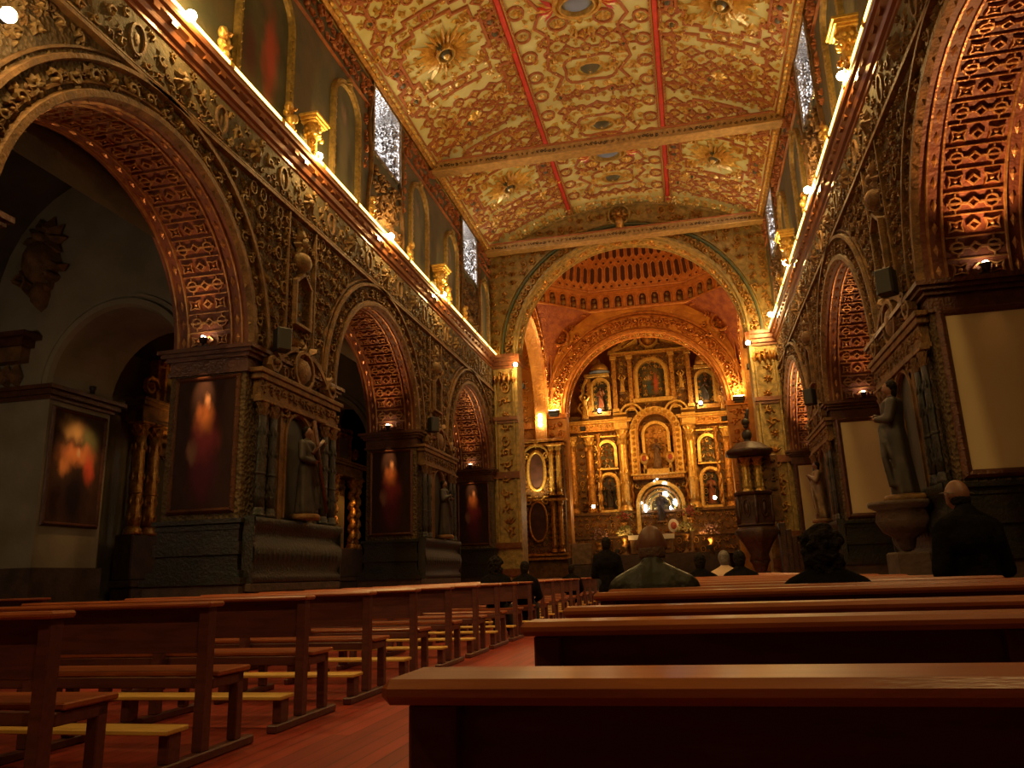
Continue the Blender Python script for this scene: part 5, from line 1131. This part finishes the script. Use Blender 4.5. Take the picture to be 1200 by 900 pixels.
# upper storey
H_part('upper_niche', [gilt, gilt_bright, dark_m], lambda m: (arch_ring(m, 0, 10.7, 12.15, .74, .92, 0, .40, 1), arch_ring(m, 0, 10.7, 12.15, .92, 1.02, 0, .26, 0), m.box(-.75, .75, -.04, 0, lz(10.7), lz(12.8), 2), m.box(-1.1, 1.1, -.5, 0, lz(10.45), lz(10.7), 1, .02)))
m = M(); n_ = 12; m.prism([(-.56, lz(10.75))]+[(-.56*math.cos(PI*q/n_), lz(12.0)+.56*math.sin(PI*q/n_)) for q in range(n_+1)]+[(.56, lz(10.75))], lambda a, b, c: (a, -c, b), .05, .09); m.build('niche_picture', ptg_small, hp, uv=lambda co: ((co.x+.56)/1.12, (co.z-lz(10.75))/1.85))
for s in (-1, 1):
    H_part('pilaster', [gilt, gilt_bright], lambda m: ([m.box(s*x-.13, s*x+.13, -.42, 0, lz(10.0), lz(13.3), 0, .02) for x in (1.18, 2.1)], [m.box(s*x-.19, s*x+.19, -.5, 0, lz(z0), lz(z1), 1, .01) for x in (1.18, 2.1) for z0, z1 in ((10.0, 10.2), (13.1, 13.3))], Rel(m, lambda u, v, h: (u, -.42-h, v), 9).scatter(s*1.18-.1, s*1.18+.1, lz(10.3), lz(13.0), .26, .08, 1)))
    H_part('side_arch_panel', [gilt, gilt_bright, dark_m, robe_red], lambda m: (arch_ring(m, s*2.95, 10.2, 11.55, .42, .58, 0, .38, 1), m.box(s*2.95-.42, s*2.95+.42, -.05, 0, lz(10.2), lz(11.9), 2), [m.box(s*3.6-.12, s*3.6+.12, -.4, 0, lz(9.9), lz(12.1), 0, .02)], m.box(s*2.4, s*3.85, -.5, 0, lz(12.15), lz(12.35), 1, .015), m.box(s*2.4, s*3.8, -.45, 0, lz(9.85), lz(10.1), 0, .015)))
    H_part('scroll', [gilt_bright], lambda m: (lambda rl: (rl.spiral(s*3.95, lz(10.4), .42, 0, 1.4, .13, .3, 0, s), rl.ribbon([(s*4.0, lz(10.9)), (s*3.95, lz(11.6)), (s*3.7, lz(12.1))], .16, .25)))(Rel(m, lambda u, v, h: (u, -.35-h, v), 9)))
    H_part('curved_pediment', [gilt_bright], lambda m: (lambda rl: (rl.ribbon([(s*(1.25-.62*math.cos(t)), lz(9.75)+.62*math.sin(t)) for t in [PI*q/12 for q in range(13)]], .16, .3), rl.ribbon([(s*(1.25-.36*math.cos(t)), lz(9.75)+.36*math.sin(t)) for t in [PI*q/12 for q in range(13)]], .12, .36)))(Rel(m, lambda u, v, h: (u, -.35-h, v), 9)))
    H_part('broken_pediment', [gilt_bright, mir], lambda m: [m.prism([(s*.62, lz(14.0+d)), (s*2.25, lz(13.45+d)), (s*2.4, lz(13.58+d)), (s*1.5, lz(14.05+d)), (s*.62, lz(14.22+d))], lambda a, b, c: (a, -c, b), .0, .55-.1*i, i % 2) for i, d in enumerate((0, .2, .38))])
    H_part('corner_turret', [gilt, blue_m, gilt_bright], lambda m: (m.lathe([(.62, 0), (.62, .06), (.5, .1)], (s*2.95, -.25, lz(12.4)), 20, 1), m.lathe([(.52, .1), (.5, .3), (.35, .5), (.12, .62), (.05, .85)], (s*2.95, -.25, lz(12.4)), 20, 2)) if s < 0 else m.lathe([(.5, 0), (.45, .3), (.3, .55), (.05, .8)], (s*2.95, -.25, lz(12.4)), 20, 0))
    H_part('upper_entablature', [gilt, gilt_bright], lambda m: [m.box(s*.0, s*(2.3+e), -.45-e, 0, lz(z0), lz(z1), mi, .01) for z0, z1, e, mi in ((13.3, 13.42, .0, 0), (13.42, 13.5, .1, 1))])
for s in (-1, 1):
    H_part('silver_ray', [mir], lambda m: [Rel(m, lambda u, v, h: (u, -.58-h, v), 9).ribbon([(s*.72, lz(14.42-d)), (s*(1.75-d), lz(13.95-d))], .10, .10) for d in (0, .2)])
H_part('crest', [gilt_bright, gilt, robe_red], lambda m: (lambda rl: (rl.dome(0, lz(14.2), .42, .4, 1, 10, .48), rl.ring(0, lz(14.2), .5, .14, .4, 0, 16, .55), rl.dome(-.14, lz(14.3), .13, .62, 2, 8), rl.dome(.12, lz(14.1), .13, .6, 2, 8), [rl.leaf(.4*math.cos(a), lz(14.25)+.45*math.sin(a), a, .34, .16, .4, 0) for a in [q*PI/5 for q in range(10)]], rl.rosette(0, lz(14.85), .24, .4, 0, 8)))(Rel(m, lambda u, v, h: (u, -.3-h, v), 9)))
HY = YR-.30
def hst(x, z, h, label, robe=stat_m, kind=0, seed=1, halo=False, face=skin, base=True, dy=0): return statue((HX+x, HY+dy, z), h, label, 0, robe, kind, seed, 'statues of the high altarpiece', face, halo, False, base)
hst(-2.78, 4.62, 1.45, 'standing dark statue in the lower left niche of the high altarpiece', robe_dark, 0, 11)
hst(2.78, 4.62, 1.45, 'standing red robed statue in the lower right niche of the high altarpiece', robe_red, 0, 12)
hst(0, 6.75, 1.55, 'haloed statue in the central arched niche of the high altarpiece', stat_m, 3, 13, True, dy=-.1)
hst(0, 3.75, 1.5, 'dark draped statue inside the glittering tabernacle of the high altarpiece', robe_dark, 1, 14, dy=-.45)
hst(-2.95, 10.3, 1.25, 'red robed statue in the upper left arch of the high altarpiece', robe_red, 1, 15)
hst(2.95, 10.3, 1.25, 'blue grey statue in the upper right arch of the high altarpiece', robe_dark, 0, 16)
hst(-1.65, 11.1, .95, 'gilded figure with arms raised over its head, left of the upper niche', gilt_bright, 2, 17, face=gilt_bright, dy=-.2)
hst(1.65, 11.1, .95, 'gilded figure with arms raised over its head, right of the upper niche', gilt_bright, 2, 18, face=gilt_bright, dy=-.2)
hst(-3.85, 9.7, 1.35, 'pale gilded angel standing on the left end of the altarpiece cornice', gilt_bright, 2, 19, face=gilt_bright, dy=-.4)
hst(3.85, 9.7, 1.2, 'gilded angel standing on the right end of the altarpiece cornice', gilt, 1, 20, face=gilt, dy=-.4)
# lamps of the sanctuary
for s in (-1, 1):
    t = thing('altar_floodlight', (HX+s*3.6, YB+1.3, 8.5 if s < 0 else 8.5), 'floodlight behind the %s pier of the inner arch, aimed at the altarpiece' % ('left' if s < 0 else 'right'), 'floodlight', 'floodlights on the altarpiece')
    m = M(); m.box(-.15, .15, -.1, .1, -.12, .12, 0, .02); m.build('housing', black_m, t)
    light('SPOT', 'flood', (-s*.1, .2, 0), K_ALTAR*4.0, (1.0, .50, .13), t, to=(-s*3.2, 4.6, -1.2), spot_size=2.5, spot_blend=.8, shadow_soft_size=.12)
    t = thing('altar_lamp', (HX+s*2.3, YR-3.0, 2.1), 'low floodlight on the sanctuary floor, %s of the altar' % ('left' if s < 0 else 'right'), 'floodlight', 'low floodlights at the altar')
    m = M(); m.box(-.12, .12, -.1, .1, 0, .18, 0, .02); m.build('housing', black_m, t)
    light('SPOT', 'flood', (0, .1, .25), K_ALTAR*.8, (1.0, .52, .15), t, to=(-s*.8, 2.2, 5.5), spot_size=2.6, spot_blend=.9, shadow_soft_size=.1)
for i, (x, z) in enumerate(((-3.0, 9.95), (2.6, 9.95))):
    t = thing('small_lamp', (HX+x, YR-.95, z), 'small white lamp on the altarpiece cornice, %s of the upper niche' % ('left' if i == 0 else 'right'), 'lamp', 'small lamps on the altarpiece cornice')
    m = M(); m.box(-.12, .12, -.08, .08, -.08, 0, 0, .01); m.build('base', black_m, t); m = M(); m.ball((0, 0, .11), .10, 10); m.build('bulb', white_glow, t)
    light('POINT', 'glow', (0, -.1, .3), 40, 'yellow', t, shadow_soft_size=.1)
# ------------------------------------------------------------------ altar table, flowers
al = thing('altar_table', (-2.0, 41.9, 2.0), 'altar table under a white cloth in front of the high altarpiece', 'altar')
m = M(); m.box(-1.1, 1.1, -.4, .4, 0, .92, 0, .02); Rel(m, lambda u, v, h: (u, -.4-h, v), 2).scatter(-1, 1, .1, .85, .3, .05, 0); m.build('body', gilt_dull, al)
m = M(); m.box(-1.18, 1.18, -.46, .46, .92, .97, 0, .01); m.box(-1.18, 1.18, -.465, -.45, .72, .95, 0, .004); m.build('cloth', linen, al)
def bouquet(loc, r, petal, label, seed, n=60, tall=.5, leaf=leafg, group='flower arrangements at the altar'):
    t = thing('flower_arrangement', loc, label, 'flowers', group); g = random.Random(seed)
    m = M(); m.lathe([(.10, 0), (.16, .02), (.09, .08), (.14, .22), (.2, .34), (.17, .36)], (0, 0, 0), 14); m.build('vase', gilt, t)
    m = M(); m2 = M()
    for q in range(n*2):
        a = g.uniform(0, 2*PI); e = g.uniform(-.25, 1.5); d = Vector((math.cos(a)*math.cos(e), math.sin(a)*math.cos(e), math.sin(e))); rr = r*g.uniform(.5, .98); c = Vector((0, 0, .36+r*.5))+Vector((d.x*rr, d.y*rr, d.z*rr*.85))
        s_ = d.cross(Vector((0, 0, 1))).normalized() if abs(d.z) < .95 else Vector((1, 0, 0)); u_ = s_.cross(d)
        if q % 2: 
            for k in range(2): b = g.uniform(-1, 1); dd = (d+s_*b+u_*g.uniform(-.6, .6)).normalized(); w2 = dd.cross(s_+u_*.5).normalized()*.03; m.add([c, c+dd*.08+w2, c+dd*.17, c+dd*.08-w2], [(0, 1, 2, 3)])
        else: m2.ball(tuple(c), g.uniform(.035, .06), 6)
    m.build('foliage', leaf, t); m2.build('blossoms', petal, t)
    return t
def stand(loc, h, label):
    t = thing('flower_stand', loc, label, 'stand', 'pedestals under the flowers'); m = M(); m.lathe([(.22, 0), (.22, .06), (.1, .12), (.08, h*.5), (.12, h*.55), (.09, h-.12), (.2, h-.04), (.2, h)], (0, 0, 0), 14); m.build('pedestal', gilt_dull, t)
for i, (x, y, z, h, r, pm, lab, lm) in enumerate((
    (-3.45, 42.6, 2.0, 1.35, .46, petal_red, 'red flower arrangement left of the glittering tabernacle', leafg), (.05, 42.6, 2.0, 1.45, .50, petal_red, 'red flower arrangement right of the glittering tabernacle', leafg),
    (-3.35, 41.6, 1.95, .55, .42, petal_pale, 'pale yellow flowers with greenery at the left end of the altar table', leafg), (-.25, 41.6, 1.95, .62, .44, petal_pale, 'pale yellow flowers with greenery at the right end of the altar table', leafg),
    (-4.7, 41.4, .97, 1.3, .55, petal_purple, 'large mauve flower arrangement left of the altar table', gilt_dull), (1.0, 41.4, .97, 1.35, .56, petal_purple, 'large mauve flower arrangement right of the altar table', gilt_dull))):
    stand((x, y, z), h, 'pedestal under the '+lab.replace('flower arrangement', 'flowers')); bouquet((x, y, z+h), r, pm, lab, i+3, leaf=lm)
t = thing('framed_disc', (-.82, 41.75, 2.97), 'white oval disc with a red centre on a foot, on the altar table', 'ornament')
m = M(); m.lathe([(.01, .03), (.26, .03), (.28, 0), (.26, -.03), (.01, -.03)], (0, 0, .42), 24, 0, True, 'y', 1, 1.25); m.build('white_disc', linen, t)
m = M(); m.lathe([(.01, -.05), (.15, -.045), (.16, -.02)], (0, 0, .42), 20, 0, True, 'y', 1, 1.25); m.build('red_centre', petal_red, t)
m = M(); m.lathe([(.14, 0), (.12, .03), (.03, .05), (.03, .12)], (0, 0, 0), 12); m.build('foot', gilt, t)
# ------------------------------------------------------------------ altarpiece left of the inner arch, lectern blocks
sa = thing('oval_picture_altarpiece', (-7.0, YB-.35, .9), 'narrow gilded altarpiece with two dark oval pictures left of the inner arch', 'altarpiece')
m = M(); m.box(-1.1, 1.1, -.1, .3, 0, 6.9, 0, .03)
rl = Rel(m, lambda u, v, h: (u, -.1-h, v), 3); rl.scatter(-1.05, 1.05, 1.2, 6.8, .3, .1, 1)
for z, e in ((.9, .1), (1.1, .04), (3.75, .06), (6.5, .1), (6.7, .16)): m.box(-1.1-e, 1.1+e, -.25-e, .3, z, z+.12, 1, .01)
m.build('carved_body', [gilt_dull, gilt], sa)
for z, nm in ((5.25, 'upper'), (2.75, 'lower')):
    m = M(); r, hh = .36, .88; pts = lambda q_: [((r+q_)*math.cos(a)-.25, -.3, z+.0+(hh+q_)*(abs(math.sin(a))**.8*(1 if math.sin(a) > 0 else -1))) for a in [2*PI*i/28 for i in range(28)]]
    m.tube(pts(.08), .085 if nm == 'upper' else .06, 8, 0, True); m.build('oval_frame', gilt_bright if nm == 'upper' else gilt, sa)
    m = M(); P = [(p[0], p[2]) for p in pts(.02)]; m.prism(P, lambda a, b, c: (a, -c, b), .2, .26); m.build('oval_picture', ptg_grey if 0 else mat('oval_dark_'+nm, (.05, .02, .015), .5, 0, (.10, .04, .03), 3), sa)
m = M(); rl = Rel(m, lambda u, v, h: (u, -.26-h, v), 3)
for s in (-1, 1): rl.ribbon([(s*.62*math.cos(t)-.25, 6.0+.55*math.sin(t)) for t in [PI/2*q/8 for q in range(9)]], .13, .14); rl.spiral(s*.5-.25, 6.0, .2, 0, 1.1, .08, .12); rl.spiral(s*.42-.25, 3.75, .24, 1, 1.1, .09, .12)
rl.rosette(-.25, 6.6, .22, .2, 0, 8); m.build('crest_scrolls', gilt_bright, sa)
for x in (.52, .88): column(sa, x, -.32, 4.0, 6.5, .12, gilt_bright, gilt_bright); column(sa, x, -.32, 1.25, 3.75, .12, gilt, gilt)
column(sa, -.98, -.30, 4.0, 6.5, .09, gilt_bright, gilt_bright)
light('SPOT', 'altar_light', (-.2, -1.6, 3.4), 420, 'yellow', sa, to=(-.25, 0, 5.6), spot_size=1.3, spot_blend=.9, shadow_soft_size=.06)
sc_ = thing('choir_chair', (-4.9, 35.6, .96), 'pale block shaped seat on the sanctuary platform, left side', 'chair'); m = M(); m.box(-.5, .5, -.3, .3, 0, .5, 0, .03); m.build('seat', stone, sc_); m = M(); m.box(-.5, .5, .2, .32, .5, 1.5, 0, .05); m.build('backrest', stat_m, sc_); m = M(); m.box(-.58, -.46, -.3, .3, .3, .85, 0, .03); m.box(.46, .58, -.3, .3, .3, .85, 0, .03); m.build('armrests', stone, sc_)
# ------------------------------------------------------------------ pulpit
pu = thing('pulpit', (2.15, 27.2, 0), 'dark carved pulpit with a sounding board against the right foot of the great arch', 'pulpit')
hexf = lambda a, z: 1/max(abs(math.cos(((a+PI/6) % (PI/3))-PI/6)), .5)*.93
m = M(); m.lathe([(.35, 1.3), (.30, 1.5), (.5, 1.9), (.75, 2.25), (.55, 2.45)], (0, 0, 0), 24, 0, True, 'z', 1, 1, hexf); m.lathe([(.28, 0), (.28, .2), (.18, .3), (.16, .9), (.26, 1.2), (.34, 1.32)], (0, 0, 0), 16); m.build('stem', pulpit_m, pu)
m = M(); m.lathe([(.55, 2.4), (.64, 2.46), (.58, 2.52), (.56, 3.42), (.64, 3.46), (.66, 3.52), (.60, 3.56), (.5, 3.56), (.5, 2.6)], (0, 0, 0), 24, 0, False, 'z', 1, 1, hexf)
rl = Rel(m, lambda u, v, h: ((.58+h)*math.cos(u)*.97, (.58+h)*math.sin(u)*.97, v), 3)
for q in range(12): a = q*PI/6; rl.ring(a, 3.0, .20, .05, .04, 0, 10, .28); rl.dome(a, 3.0, .12, .05, 0, 7, .2)
for q in range(6): x, y = .61*math.cos(q*PI/3+PI/6), .61*math.sin(q*PI/3+PI/6); m.lathe([(.05, 2.5), (.06, 2.8), (.04, 3.0), (.06, 3.4)], (x, y, 0), 8)
m.build('parapet', pulpit_m, pu)
m = M(); m.box(-.35, .95, .45, .62, 2.6, 4.85, 0, .02); rl = Rel(m, lambda u, v, h: (u, .45-h, v), 6); rl.scatter(-.3, .9, 3.55, 4.8, .28, .1); m.build('back_board', gilt_dull, pu)
for x in (-.12, .28): column(pu, x, .36, 3.56, 4.78, .13, gilt_bright, gilt_bright)
m = M(); m.lathe([(.72, 4.80), (.80, 4.84), (.80, 4.94), (.66, 5.0), (.60, 5.06), (.42, 5.2), (.2, 5.26)], (0, .0, 0), 24, 0, True, 'z', 1, 1, hexf); m.build('sounding_board', pulpit_m, pu)
m = M(); m.ball((0, 0, 5.5), .17, 12, 0, 1, 1, 1.2); m.lathe([(.3, 5.2), (.12, 5.3), (.1, 5.4)], (0, 0, 0), 12); m.ball((.0, 0, 5.95), .14, 10); capsule(m, (0, 0, 5.8), (.1, 0, 6.35), .09, .06); m.build('finial', robe_dark, pu)
m = M(); [m.box(.7+.16*q, .9+.16*q, -.2, .45, 0, 2.5-.22*q, 0, .01) for q in range(5)]; m.build('stair', pulpit_m, pu)
t = thing('low_cabinet', (1.75, 29.4, 0), 'low dark cabinet beside the pulpit', 'cabinet'); m = M(); m.box(-.5, .5, -.3, .3, 0, .95, 0, .02); m.build('body', frame_m, t); m = M(); m.box(-.55, .55, -.35, .35, .95, 1.0, 0, .01); m.build('top', frame_m, t)
